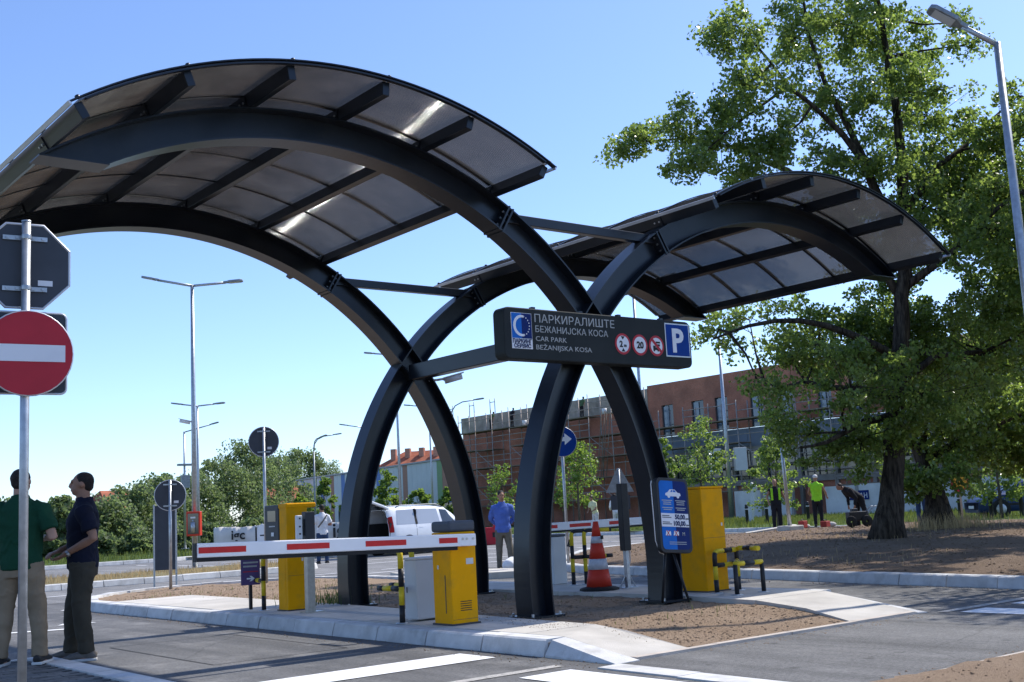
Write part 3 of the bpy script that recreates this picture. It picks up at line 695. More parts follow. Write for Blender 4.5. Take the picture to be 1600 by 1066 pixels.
def spots_in(poly, n, zf, clump=0.0, seed=1):
    xs = [p[0] for p in poly]; ys = [p[1] for p in poly]; x = npr.uniform(min(xs), max(xs), n * 4); y = npr.uniform(min(ys), max(ys), n * 4)
    k = inside(poly, x, y)
    if clump > 0: k &= vnoise(x, y, seed, .8, 3) > clump
    x, y = x[k][:n], y[k][:n]; return np.stack([x, y, zf(x, y) - .01], -1)
tag(blades('island_weeds', np.concatenate([spots_in([(-1.2, -2.6), (1.0, -2.6), (1.2, 3), (-1.1, 3)], 70, isl_z, .66, 12), spots_in([(-1, 5), (2, 5), (2.4, 11), (-1.8, 10)], 500, isl_z, .5, 13)]), .03, .10, .008, 'weed', isl), kind='stuff')
tag(blades('verge_weeds', spots_in([(5.4, -2), (7, 7), (12, 13), (22, 13), (22, -2)], 900, mound_z, .58, 14), .03, .12, .009, 'straw', mound), kind='stuff')
tag(blades('dry_grass', spots_in(STRIP[:2] + STRIP[2:], 9000, strip_z, .45, 4), .05, .16, .012, 'straw', None), 'dry straw coloured grass on the kerbed strip under the double lamp', 'grass')
tag(blades('lawn_grass', spots_in([(-20, 37), (14, 37), (14, 47), (-30, 47)], 9000, lambda x, y: .12 + 0 * x, .35, 6), .08, .3, .03, 'weed', None), 'green grass between the far kerb and the parked cars', 'grass')
tag(blades('verge_grass', spots_in([(28.2, 2), (49, 2), (49, 45), (28.2, 45)], 26000, lambda x, y: .13 + 0 * x, .40, 8), .05, .26, .03, 'weed', None), 'low weeds growing in front of the white site wall', 'grass')
# ------------------------------------------------------------------ the canopy: four crossing I-beam arches, purlins, bars, polycarbonate
AC_U, AC_Z, RO, RI = 3.60, .53, 4.77, 4.46
FW, VS = .28, 3.85                                  # flange width, spacing of the two arch planes
can = thing('canopy', 'dark steel double canopy of crossing arches with bronze roof sheets over the island', 'canopy', (0, 0, 0))

def arc_pt(sgn, r, a, y): return (sgn * AC_U * -1 + sgn * r * math.cos(a), y, AC_Z + r * math.sin(a))
# sgn=+1: arch of the left roof (foot at +u); sgn=-1 mirrors it
A_FOOT = lambda r: math.asin((.06 - AC_Z) / r)
A_TIP = lambda r: math.pi - math.asin((4.475 - AC_Z) / r)
def swept(mb, sgn, r0, r1, y0, y1, n=120, a0=None, a1=None):
    vs = []; fs = []
    for i in range(n + 1):
        t = i / n
        for r, y in ((r0, y0), (r1, y0), (r1, y1), (r0, y1)):
            s = A_FOOT(r) if a0 is None else a0; e = A_TIP(r) if a1 is None else a1
            vs.append(arc_pt(sgn, r, s + (e - s) * t, y))
    for i in range(n):
        for k in range(4):
            q = (i * 4 + k, i * 4 + (k + 1) % 4, (i + 1) * 4 + (k + 1) % 4, (i + 1) * 4 + k)
            fs.append(q if sgn > 0 else q[::-1])
    fs += [(0, 3, 2, 1), (4 * n, 4 * n + 1, 4 * n + 2, 4 * n + 3)]
    mb.add(vs, fs, 0, False); return mb

A_SPL = math.acos((AC_U - 1.16) / RO)
for sgn in (1, -1):
    for y in (0.0, VS):
        mb = MB(); e = .0016 if sgn < 0 else 0.0      # arches of the two roofs interlock at the crossing: 2 mm apart
        swept(mb, sgn, RO - .018, RO, y - FW / 2 + e, y + FW / 2 - e)
        swept(mb, sgn, RI, RI + .018, y - FW / 2 + e, y + FW / 2 - e)
        swept(mb, sgn, RI + .017, RO - .017, y - .009 + e, y + .009 - e)
        arch = mb.build('arch', 'steel_dark', can)
        # base plate with anchor bolts
        fx = sgn * (-AC_U) + sgn * (RO + RI) / 2 * math.cos(A_FOOT(4.6))
        mb = MB(); mb.cbox((fx, y, .125), (.46, .42, .025))
        for dx in (-.19, .19):
            for dy in (-.17, .17): mb.lathe([(.016, 0), (.016, .03), (.001, .03)], 6, (fx + dx, y + dy, .137), 1, False)
        mb.build('base_plate', ['steel_dark', 'bolt'], arch)
        # bolted splice: pair of cross plates with bolts
        mb = MB()
        for da in (-.006, .006):
            a = A_SPL + da; rad = Vector((sgn * math.cos(a), 0, math.sin(a))); tan = Vector((-sgn * math.sin(a), 0, math.cos(a)))
            c = Vector(arc_pt(sgn, (RO + RI) / 2, a, y))
            T = Matrix(((rad.x, 0, tan.x, c.x), (0, 1, 0, c.y), (rad.z, 0, tan.z, c.z), (0, 0, 0, 1)))
            mb.box(-.165, .165, -FW / 2 - .006, FW / 2 + .006, -.011, .011, 0, T)
            for q in (-.09, 0, .09):
                for dy in (-.08, .08): mb.lathe([(.013, -.03), (.013, .03), (.001, .03)], 6, (q, dy, 0), 1, False, T)
        mb.build('splice_plate', ['steel_dark', 'bolt'], arch)
        # closing plate on the horizontal cut of the tip, web stiffeners along the leg
        mb = MB(); x0 = arc_pt(sgn, RI, A_TIP(RI), y)[0]; x1 = arc_pt(sgn, RO, A_TIP(RO), y)[0]
        mb.box(min(x0, x1), max(x0, x1), y - FW / 2, y + FW / 2, 4.462, 4.4735); mb.build('end_plate', 'steel_dark', arch); mb = MB()
        for ad in (4, 20, 37, 52):
            a = R(ad); rad = Vector((sgn * math.cos(a), 0, math.sin(a))); tan = Vector((-sgn * math.sin(a), 0, math.cos(a))); c = Vector(arc_pt(sgn, (RO + RI) / 2, a, y))
            T = Matrix(((rad.x, 0, tan.x, c.x), (0, 1, 0, c.y), (rad.z, 0, tan.z, c.z), (0, 0, 0, 1)))
            if ad == 37: mb.box(-.136, .136, -FW / 2 + .02, FW / 2 - .02, -.005, .005, 0, T)
        mb.build('stiffener', 'steel_dark', arch)

# horizontal ties between the splices and the long beam joining the two crossings
zt = AC_Z + (RO - .10) * math.sin(A_SPL); xt = abs(arc_pt(1, RO - .10, A_SPL, 0)[0]) - .02
for y in (0.0, VS):
    MB().box(-xt, xt, y - .05, y + .05, zt - .055, zt + .055).build('tie_beam', 'steel_dark', can, bevel=.006)
MB().box(-.09, .09, .15, VS - .15, 3.18, 3.40).build('spine_beam', 'steel_dark', can, bevel=.01)

# purlins
E0, E1 = -1.0, VS + 1.0
PA = [R(62.3 + 12.0 * k) for k in range(6)]
PH, PW = .14, .075
for sgn in (1, -1):
    for k, a in enumerate(PA):
        mb = MB(); rad = Vector((sgn * math.cos(a), 0, math.sin(a))); tan = Vector((-sgn * math.sin(a), 0, math.cos(a)))
        c = Vector(arc_pt(sgn, RO + .002 + PH / 2, a, 0))
        T = Matrix(((tan.x, 0, rad.x, c.x), (0, 1, 0, 0), (tan.z, 0, rad.z, c.z), (0, 0, 0, 1)))
        mb.box(-PW / 2, PW / 2, E0 + .05, E1 - .05, -PH / 2, PH / 2, 0, T)
        pu = mb.build('purlin', 'steel_dark', can, bevel=.005)
        for y in (0.0, VS):
            for sx in (-1, 1):
                mb = MB(); mb.box(sx * (PW / 2 + .001) , sx * (PW / 2 + .011), y - .075, y + .075, -PH / 2 + .002, .05, 0, T)
                for dy in (-.04, .04):
                    T2 = T @ Matrix.Translation((sx * (PW / 2 + .011), y + dy, -.01)) @ Matrix.Rotation(R(90) * sx, 4, 'Y'); mb.lathe([(.012, 0), (.012, .012), (.001, .012)], 6, (0, 0, 0), 1, False, T2)
                mb.build('cleat', ['steel_dark', 'bolt'], pu)

# glazing bars that run with the arch, with caps over the outer purlins
RS = RO + PH + .006
NB = 6; BW = (E1 - E0) / NB
for sgn in (1, -1):
    for k in range(NB + 1):
        y = E0 + k * BW; mb = MB(); w = .024 if 0 < k < NB else .03
        swept(mb, sgn, RS + .0125, RS + .024, y - w, y + w, 40, PA[0] - R(1.0), PA[-1] + R(1.0))
        swept(mb, sgn, RS - .016, RS - .0015, y - w * .8, y + w * .8, 40, PA[0] + R(.6), PA[-1] - R(.6))
        for a in (PA[0], PA[-1], *(PA[1:-1] if k in (0, NB) else [])):
            rad = Vector((sgn * math.cos(a), 0, math.sin(a))); c = Vector(arc_pt(sgn, RS + .024, a, y)); T = Matrix.Translation(c) @ rad.to_track_quat('Z', 'Y').to_matrix().to_4x4()
            mb.lathe([(.022, 0), (.022, .012), (.012, .02), (.001, .021)], 8, (0, 0, 0), 0, True, T)
        mb.build('glazing_bar', 'steel_dark', can)
    for a, s in ((PA[0] - R(1.0), -1), (PA[-1] + R(1.0), 1)):     # closing profile along the long edges of the roof
        rad = Vector((sgn * math.cos(a), 0, math.sin(a))); tan = Vector((-sgn * math.sin(a), 0, math.cos(a))); c = Vector(arc_pt(sgn, RS + .006, a, 0))
        T = Matrix(((tan.x, 0, rad.x, c.x), (0, 1, 0, 0), (tan.z, 0, rad.z, c.z), (0, 0, 0, 1)))
        MB().box(-.005, .012, E0 - .03, E1 + .03, -.018, .02, 0, T).build('edge_profile', 'sign_rim', can)

# one roof panel: curved sheet 10 mm thick with glossy inner webs; every panel of both roofs shares the mesh
da = (PA[1] - PA[0]); hw = BW / 2 - .004; NA = 8
pv_, pf_ = [], []
for i in range(NA + 1):
    a = math.pi / 2 - da / 2 + .0012 + (da - .0024) * i / NA
    for r in (RS, RS + .010):
        for y in (-hw, hw): pv_.append((r * math.cos(a), y, r * math.sin(a)))
for i in range(NA):
    b = i * 4; pf_ += [(b, b + 1, b + 5, b + 4), (b + 2, b + 6, b + 7, b + 3), (b, b + 4, b + 6, b + 2), (b + 1, b + 3, b + 7, b + 5)]
pf_ += [(0, 2, 3, 1), (NA * 4, NA * 4 + 1, NA * 4 + 3, NA * 4 + 2)]
mb = MB(); mb.add(pv_, pf_, 0, False)
NR = 40; rr = .0042
for j in range(NR):
    y = -hw + .018 + (2 * hw - .036) * j / (NR - 1)
    mb.tube([((RS - .006) * math.cos(math.pi / 2 - da / 2 + .0015 + (da - .003) * i / NA), y, (RS - .006) * math.sin(math.pi / 2 - da / 2 + .0015 + (da - .003) * i / NA)) for i in range(NA + 1)], rr, 6, 1, False, True)
pan_me = mb.mesh('roof_panel', ['sheet', 'flute'])
for sgn in (1, -1):
    for k in range(5):
        am = (PA[k] + PA[k + 1]) / 2
        for j in range(NB):
            o = mesh_obj('roof_panel', pan_me, can, (-sgn * AC_U, E0 + (j + .5) * BW, AC_Z), (0, -(am - math.pi / 2) * sgn, 0))

# ------------------------------------------------------------------ name board of the car park
sg = thing('car_park_sign', 'long dark name board with white lettering and blue P mounted on the arch crossing', 'sign', (-.055, -.34, 3.17))
SX0, SX1, SZ0, SZ1 = -1.455, 1.455, -.285, .285
T_S = face_T((0, 0, 0), (1, 0, 0))                       # local: x right, y up, z toward the viewer (-v)
mb = MB(); mb.prism(rounded(SX0, SX1, SZ0, SZ1, .075), -.19, 0, 0, T_S); mb.build('housing', 'sign_box', sg, bevel=.012)
mb = MB()
for x in (-1.0, -.3, .3, 1.0): mb.cbox((x, .06, SZ1 + .012), (.05, .05, .03))
mb.build('bracket', 'steel_dark', sg)
def ox(u): return u + .055
def oz(z): return z - 3.17
def plate(name, poly, mat, par, d, th=.003): return MB().prism(poly, d - th, d, 0, T_S).build(name, mat, par)
lg = plate('logo', [(ox(-1.412), oz(3.0)), (ox(-1.125), oz(3.0)), (ox(-1.125), oz(3.395)), (ox(-1.412), oz(3.395))], 'sign_white', sg, .004)
plate('logo_half', [(ox(-1.406), oz(3.115)), (ox(-1.27), oz(3.115)), (ox(-1.27), oz(3.39)), (ox(-1.406), oz(3.39))], 'blue_light', lg, .007)
plate('logo_half', [(ox(-1.27), oz(3.115)), (ox(-1.131), oz(3.115)), (ox(-1.131), oz(3.39)), (ox(-1.27), oz(3.39))], 'blue_dark', lg, .007)
mb = MB()
o_, i_ = circ(ox(-1.27), oz(3.253), .118, 26, 75, 285), circ(ox(-1.262), oz(3.253), .092, 26, 75, 285)
mb.prism(o_ + i_[::-1], .0075, .0095, 0, T_S)
for k in range(9):
    a = R(-72 + 18 * k); mb.prism(circ(ox(-1.27) + .108 * math.cos(a), oz(3.253) + .108 * math.sin(a), .0075, 8), .0075, .0095, 0, T_S)
mb.build('logo_ring', 'sign_white', lg)
text_mesh('logo_lettering', 'ПАРКИНГ', .062, 'navy_vinyl', lg, T_S @ Matrix.Translation((ox(-1.4), oz(3.062), .0065)), width=.262, bold=.0015)
text_mesh('logo_lettering', 'СЕРВИС', .062, 'navy_vinyl', lg, T_S @ Matrix.Translation((ox(-1.385), oz(3.01), .0065)), width=.235, bold=.0015)
for s_, u0, u1, z0, h in (('ПАРКИРАЛИШТЕ', -1.08, .12, 3.305, .128), ('БЕЖАНИЈСКА КОСА', -1.075, .01, 3.195, .100), ('CAR PARK', -1.076, -.626, 3.097, .076), ('BEŽANIJSKA KOSA', -1.076, -.255, 3.003, .076)):
    text_mesh('lettering', s_, h, 'sign_text', sg, T_S @ Matrix.Translation((ox(u0), oz(z0), .003)), width=u1 - u0)
def round_sign(u, z, r=.125):
    d = plate('round_sign', circ(ox(u), oz(z), r, 32), 'sign_red', sg, .005)
    plate('sign_face', circ(ox(u), oz(z), r * .78, 32), 'sign_white', d, .007); return d
d = round_sign(.237, 3.127)
mb = MB(); x, z = ox(.237), oz(3.127)
for s in (1, -1): mb.prism([(x - .03, z + s * .09), (x + .03, z + s * .09), (x, z + s * .05)][::s], .0072, .009, 0, T_S)
mb.build('symbol', 'ink', d)
text_mesh('lettering', '2', .10, 'ink', d, T_S @ Matrix.Translation((x - .055, z - .036, .0082)), bold=.004)
text_mesh('lettering', 'm', .055, 'ink', d, T_S @ Matrix.Translation((x + .012, z - .034, .0082)), bold=.002)
d = round_sign(.515, 3.128); x, z = ox(.515), oz(3.128)
text_mesh('lettering', '20', .11, 'ink', d, T_S @ Matrix.Translation((x, z - .039, .0082)), align='CENTER', bold=.004)
d = round_sign(.79, 3.13); x, z = ox(.79), oz(3.13)
mb = MB()
for (a, b, c, e) in ((-.06, -.052, .035, -.02), (-.06, -.02, -.02, .0), (-.01, .03, .06, .052), (.0, -.005, .055, .02)):
    mb.prism([(x + a, z + b), (x + c, z + b), (x + c, z + e), (x + a, z + e)], .0072, .009, 0, T_S)
for cx in (-.045, .02): mb.prism(circ(x + cx, z - .056, .013, 10), .0072, .009, 0, T_S)
mb.build('symbol', 'ink', d)
MB().prism([(x - .085, z + .06), (x - .06, z + .085), (x + .085, z - .06), (x + .06, z - .085)], .009, .011, 0, T_S).build('slash', 'sign_red', d)
pp = plate('parking_panel', [(ox(.95), oz(3.01)), (ox(1.37), oz(3.01)), (ox(1.37), oz(3.42)), (ox(.95), oz(3.42))], 'sign_rim', sg, .005)
plate('panel_face', [(ox(.965), oz(3.025)), (ox(1.355), oz(3.025)), (ox(1.355), oz(3.405)), (ox(.965), oz(3.405))], 'sign_blue', pp, .007)
text_mesh('lettering', 'P', .40, 'sign_white', pp, T_S @ Matrix.Translation((ox(1.05), oz(3.075), .0085)), bold=.012)

# ------------------------------------------------------------------ tariff board leaning on the arch foot
tb = thing('tariff_board', 'blue and navy parking tariff board with a white car symbol, propped at the arch foot', 'sign', (.78, -.46, .13))
TW, TH_ = .53, .87
T_B = Matrix.Translation((0, 0, .56)) @ Matrix.Rotation(R(4.2), 4, 'Y') @ Matrix.Rotation(R(-5), 4, 'X') @ face_T((0, 0, 0), (1, 0, 0))
MB().prism(rounded(-TW / 2, TW / 2, 0, TH_, .07), -.06, 0, 0, T_B).build('frame', 'black_paint', tb, bevel=.008)
fx0, fx1, fy0, fy1 = -.225, .225, .04, TH_ - .035
Lp = [p for p in rounded(fx0, fx1, fy0, fy1, .05)]
MB().prism([(min(x, .005), y) for x, y in Lp], .001, .003, 0, T_B).build('left_panel', 'blue_light', tb)
MB().prism([(max(x, .005), y) for x, y in Lp], .001, .0032, 0, T_B).build('right_panel', 'blue_dark', tb)
pb = MB().prism([(fx0, .30), (fx1, .30), (fx1, .455), (fx0, .455)], .004, .0055, 0, T_B).build('price_panel', 'sign_white', tb)
for s_, y in (('50,00', .39), ('100,00', .315)):
    text_mesh('lettering', s_, .075, 'navy_vinyl', pb, T_B @ Matrix.Translation((.165, y, .0065)) , align='RIGHT', bold=.003)
    for q in range(2): MB().prism([(-.21, y + .012 + q * .02), (-.06 - .03 * q, y + .012 + q * .02), (-.06 - .03 * q, y + .022 + q * .02), (-.21, y + .022 + q * .02)], .006, .007, 0, T_B).build('small_print', 'grey_cap', pb)
    text_mesh('lettering', 'дин', .03, 'grey_cap', pb, T_B @ Matrix.Translation((.172, y, .0065)))
# car symbol
cb_ = [(-.13, .665), (-.125, .69), (-.09, .70), (-.05, .735), (.03, .735), (.075, .70), (.115, .695), (.125, .665), (.09, .655), (-.09, .655)]
cs_ = MB().prism([(x, y) for x, y in cb_][::-1], .004, .006, 0, T_B).build('car_symbol', 'sign_white', tb)
MB().prism([(-.045, .705), (-.01, .705), (-.01, .727), (-.03, .727)], .0065, .0072, 0, T_B).prism([(0, .705), (.05, .705), (.03, .727), (0, .727)], .0065, .0072, 0, T_B).build('symbol_window', 'blue_light', cs_)
mb = MB()
for x in (-.075, .075): mb.prism(circ(x, .657, .024, 12), .0063, .0078, 0, T_B)
mb.build('symbol_wheels', 'sign_white', cs_)
for j, (y, n) in enumerate(((.60, 2), (.555, 1), (.515, 2))):
    for side in (-1, 1):
        for q in range(n):
            w = .085 - .02 * ((q + j) % 2); cx = -.11 if side < 0 else .11
            MB().prism([(cx - w, y - q * .022), (cx + w, y - q * .022), (cx + w, y + .010 - q * .022), (cx - w, y + .010 - q * .022)], .004, .005, 0, T_B).build('small_print', 'sign_text', tb)
for i, cx in enumerate((-.13, .0)):
    y = .20; ic = MB().prism([(cx - .045, y), (cx + .045, y), (cx + .045, y + .045), (cx - .03, y + .055)], .004, .005, 0, T_B).build('pictogram', 'sign_white', tb)
    mb = MB()
    for s in (1, -1): mb.prism([(cx - .03, y + .027 - s * .03), (cx - .022, y + .027 - s * .034), (cx + .03, y + .027 + s * .03), (cx + .022, y + .027 + s * .034)][::s], .0055, .0065, 0, T_B)
    mb.build('cross', 'sign_red', ic)
text_mesh('pictogram', 'M', .06, 'sign_text', tb, T_B @ Matrix.Translation((.10, .2, .005)))
for q in range(2): MB().prism([(-.12, .12 - q * .022), (.16, .12 - q * .022), (.16, .128 - q * .022), (-.12, .128 - q * .022)], .004, .005, 0, T_B).build('small_print', 'sign_text', tb)
mb = MB(); mb.tube([(0, .06, .55), (.05, -.08, .0)], .016, 8); mb.tube([(-.12, .07, .62), (-.10, .20, .0)], .016, 8)
mb.build('prop', 'black_paint', tb)
mb = MB(); mb.tube([(-.29, .06, 1.40), (-.31, .05, 1.36), (-.30, .05, 1.0), (-.285, .06, .72), (-.22, .07, .58), (-.1, .1, .545), (.0, .2, .54)], .006, 6); mb.build('cable', 'box_white', tb)

# ------------------------------------------------------------------ entry barrier
bc = thing('barrier_cabinet', 'yellow barrier cabinet with grey cap beside the entry lane', 'barrier', (-2.09, -.05, .152))
MB().box(-.16, .16, -.165, .165, .0, .93).build('housing', 'yellow', bc, bevel=.012)
MB().box(-.165, .165, -.17, .17, .932, 1.045).build('cap', 'grey_cap', bc, bevel=.03, seg=3)
MB().box(-.1635, -.1605, -.06, -.05, .12, .50).build('door_seam', 'grey_dark', bc)
MB().box(-.1645, -.1605, .05, .075, .56, .60).build('lock', 'bolt', bc)
for q in range(5): MB().box(-.06, .08, -.1672, -.1652, .14 + q * .022, .148 + q * .022).build('vent_slot', 'ink', bc)
MB().box(.03, .12, -.168, -.1655, .60, .66).build('warning_label', 'box_white', bc)
MB().box(-.155, .155, -.1662, -.1652, .055, .058).build('panel_seam', 'grey_dark', bc)
MB().box(-.175, .175, -.18, .18, -.002, .018).build('foot_flange', 'grey_dark', bc)
MB().box(-.05, .05, -.215, -.162, .80, .90).build('arm_hub', 'grey_dark', bc, bevel=.01)
# arm as part of the same machine
y0 = -.24
def armpt(t): return Vector((.10 - t, y0, .845 + .022 * t))      # t metres along
arm_len = 3.0
aT = Matrix(((-1, 0, 0, .10), (0, 1, 0, y0), (.022, 0, 1, .845), (0, 0, 0, 1)))
arm = MB().box(0, arm_len, -.024, .024, -.062, .062, 0, aT).build('arm', 'arm_white', bc, bevel=.01)
MB().box(.23, arm_len, -.016, .016, -.098, -.0625, 0, aT).build('rubber_edge', 'rubber', arm)
MB().box(arm_len, arm_len + .018, -.026, .026, -.098, .064, 0, aT).build('end_cap', 'black_paint', arm)
for a, b in ((.235, .46), (.85, 1.31), (1.70, 2.14), (2.54, 2.985)): MB().box(a, b, -.0262, -.0245, -.026, .027, 0, aT).build('red_stripe', 'red', arm)
for a, b in ((.235, .46), (.85, 1.31), (1.70, 2.14), (2.54, 2.985)): MB().box(a, b, .0245, .0262, -.026, .027, 0, aT).build('red_stripe', 'red', arm)
mb = MB()
for x in (.04, .12, .17):
    T2 = aT @ Matrix.Translation((x, -.024, .012)) @ Matrix.Rotation(R(90), 4, 'X'); mb.lathe([(.012, 0), (.012, .008), (.001, .008)], 8, (0, 0, 0), 0, False, T2)
mb.build('arm_bolt', 'bolt', arm)

wb = thing('control_box', 'pale grey metal box standing behind the yellow entry barrier cabinet', 'box', (-2.0, .70, .152))
MB().box(-.15, .15, -.12, .12, .02, .645).build('housing', 'box_white', wb, bevel=.012)
MB().box(-.155, .155, -.125, .125, .646, .672).build('lid', 'box_white', wb, bevel=.008)
MB().box(.12, .165, -.09, .09, .0, .03).build('plinth', 'grey_dark', wb)
MB().box(-.1535, -.1505, .06, .075, .30, .36).build('latch', 'grey_dark', wb)

def striped_tube(par, pts, r=.03, step=.2, start=0, name='rail'):
    """a bent tube painted in yellow and black bands; one mesh"""
    P = [Vector(p) for p in pts]; dense = [P[0]]
    for i in range(1, len(P) - 1):      # round the bends
        a = (P[i - 1] - P[i]).normalized(); b = (P[i + 1] - P[i]).normalized(); q = .07
        for t in (0, .25, .5, .75, 1): dense.append((P[i] + a * q) * (1 - t) ** 2 + P[i] * 2 * t * (1 - t) + (P[i] + b * q) * t * t)
    dense.append(P[-1])
    segs = []; acc = 0
    mb = MB(); cur = [dense[0]]; k = start; left = step
    for i in range(len(dense) - 1):
        a, b = dense[i], dense[i + 1]; L = (b - a).length; pos = 0
        while L - pos > left + 1e-6:
            pos += left; p = a.lerp(b, pos / L); cur.append(p); mb.tube(cur, r, 10, k % 2, True); cur = [p]; k += 1; left = step
        left -= (L - pos); cur.append(b)
    if len(cur) > 1: mb.tube(cur, r, 10, k % 2, True)
    return mb.build(name, ['yellow_rail', 'black_paint'], par)

def guard(name, label, loc, posts, h, run, mid, rz=0):
    """two bent posts whose rails run back along `run`"""
    g = thing(name, label, 'guard rail', loc, rz)
    run = Vector(run)
    for i, (x, y) in enumerate(posts):
        striped_tube(g, [(x, y, 0), (x, y, h), (x + run.x, y + run.y, h)], start=1 if i == 0 else 1, step=.19)
        striped_tube(g, [(x, y, mid), (x + run.x, y + run.y, mid)], start=1, step=.16, name='mid_rail')
        MB().lathe([(.07, 0), (.07, .008), (.032, .012)], 14, (x, y, 0)).build('foot_plate', 'galv', g)
    return g
guard('guard_rail', 'yellow and black bent guard rail between the pale grey box and the kerb', (-2.33, .60, .152), [(0, 0), (.36, .33)], .76, (-.02, .42, 0), .36)
guard('guard_rail', 'yellow and black bent guard rail in front of the entry ticket machine', (-2.15, 4.2, .152), [(0, 0)], .72, (.10, .50, 0), .38)

# ------------------------------------------------------------------ entry ticket machine, reader post, small purple sign
tm = thing('ticket_machine', 'tall yellow ticket machine with dark grey head at the entry lane', 'ticket machine', (-1.93, 3.90, .152))
MB().box(-.13, .13, -.21, .06, .0, .86).build('base', 'yellow', tm, bevel=.012)
MB().box(-.13, .17, -.21, .0, .862, 1.35).build('column', 'yellow', tm, bevel=.012)
MB().box(-.135, .30, -.215, .03, 1.30, 1.365).build('hood', 'yellow', tm, bevel=.015)
hd = MB().box(-.14, .10, .002, .40, .80, 1.352).build('head', 'grey_dark', tm, bevel=.015)
MB().box(-.145, -.141, .07, .30, 1.14, 1.28).build('screen', 'glass', hd)
mb = MB()
for q in range(5): mb.box(-.147, -.141, .10 + q * .035, .12 + q * .035, 1.07, 1.085)
mb.build('buttons', 'white', hd)
MB().box(-.147, -.141, .13, .20, .95, 1.0).build('ticket_slot', 'white', hd)
MB().box(-.147, -.141, .10, .26, .82, .88).build('payment_pad', 'blue_light', hd)
MB().box(-.1335, -.1305, -.15, .02, .06, .80).build('door', 'yellow', tm, bevel=.002)
MB().box(-.12, .12, -.2122, -.2102, .44, .443).build('panel_seam', 'grey_dark', tm)
MB().box(.07, .095, -.2142, -.2102, .62, .66).build('lock', 'bolt', tm)
MB().box(-.145, .145, -.225, .075, -.002, .014).build('foot_flange', 'grey_dark', tm)

rp_ = thing('reader_post', 'brushed steel post with a dark plate and white card reader beside the ticket machine', 'post', (-2.0, 3.18, .152))
MB().box(-.075, .03, -.045, .045, 0, .78).build('post', 'steel_brushed', rp_, bevel=.006)
MB().box(-.09, .045, -.05, .05, .76, 1.24).build('plate', 'grey_dark', rp_, bevel=.008)
MB().box(-.20, -.125, -.04, .02, .90, 1.20).build('reader', 'white', rp_, bevel=.01)
MB().box(-.125, -.09, -.03, .03, .95, 1.15).build('arm', 'black_paint', rp_)
mb = MB()
for z in (.96, 1.05, 1.15): mb.box(-.175, -.15, -.0425, -.0405, z, z + .02)
mb.build('buttons', 'grey_dark', rp_)
MB().box(-.12, .12, -.10, .10, 0, .012).build('foot_plate', 'steel_brushed', rp_)

ps = thing('purple_sign', 'small purple sign with a white arrow on a short black post on the island', 'sign', (-2.13, 4.63, .152))
MB().box(-.02, .02, -.02, .02, 0, .75).build('post', 'black_paint', ps, bevel=.004)
Tp = Matrix.Translation((0, 0, .32)) @ Matrix.Rotation(R(-20), 4, 'Z') @ face_T((0, -.035, 0), (1, 0, 0))
pl_ = MB().prism([(-.125, 0), (.125, 0), (.125, .44), (-.125, .44)], -.02, 0, 0, Tp).build('panel', 'purple', ps)
for i, y in enumerate((.385, .335, .285, .235)): MB().prism([(-.095, y), (.10 - .015 * (i % 2), y), (.10 - .015 * (i % 2), y + .022), (-.095, y + .022)], .001, .002, 0, Tp).build('text_line', 'sign_text', pl_)
MB().prism([(-.10, .17), (.10, .17), (.10, .182), (-.10, .182)], .001, .002, 0, Tp).build('divider', 'sign_red', pl_)
MB().prism([(-.05, .075), (.01, .075), (-.015, .05), (.012, .05), (.055, .085), (.012, .12), (-.015, .12), (.01, .095), (-.05, .095)], .001, .002, 0, Tp).build('arrow', 'sign_white', pl_)

# ------------------------------------------------------------------ exit side: ticket machine, rails, cone, barrier, post
te = thing('ticket_machine', 'plain yellow ticket machine with dark fascia facing the exit lane', 'ticket machine', (1.95, .24, .152))
MB().box(-.20, .20, -.23, .23, .0, 1.27).build('housing', 'yellow', te, bevel=.012)
MB().box(.202, .235, -.20, .20, .55, 1.25).build('fascia', 'grey_dark', te, bevel=.008)
MB().box(-.205, .22, -.235, .235, 1.272, 1.30).build('lid', 'yellow', te, bevel=.008)
MB().box(-.08, -.0, -.2325, -.2305, .09, .13).build('label', 'box_white', te)
MB().box(-.2, .2, -.2318, -.2305, .66, .663).build('panel_seam', 'grey_dark', te)
MB().box(.13, .155, -.2335, -.2305, .80, .84).build('lock', 'bolt', te)
MB().box(-.215, .215, -.245, .245, -.002, .016).build('foot_flange', 'grey_dark', te)
g = thing('guard_rail', 'low yellow and black guard rail with black legs beside the exit ticket machine', 'guard rail', (1.72, -.17, .152))
striped_tube(g, [(0, 0, 0), (0, 0, .50), (.46, .03, .50)], start=1, step=.16)
striped_tube(g, [(0, 0, .33), (.46, .03, .33)], start=1, step=.16, name='mid_rail')
striped_tube(g, [(.44, .03, 0), (.44, .03, .52), (.28, -.46, .52)], start=1, step=.17)
striped_tube(g, [(.44, .03, .36), (-.15, -.45, .36), (.31, -.47, .36)], start=0, step=.17, name='mid_rail')
mb = MB(); mb.tube([(-.15, -.45, 0), (-.15, -.45, .35)], .028, 10); mb.build('leg', 'black_paint', g)
mb = MB(); mb.tube([(.31, -.47, 0), (.31, -.47, .35)], .028, 10); mb.build('leg', 'black_paint', g)
for x, y in ((0, 0), (.44, .03), (-.15, -.45), (.31, -.47)): MB().lathe([(.075, 0), (.075, .008), (.03, .012)], 14, (x, y, 0)).build('foot_plate', 'galv', g)

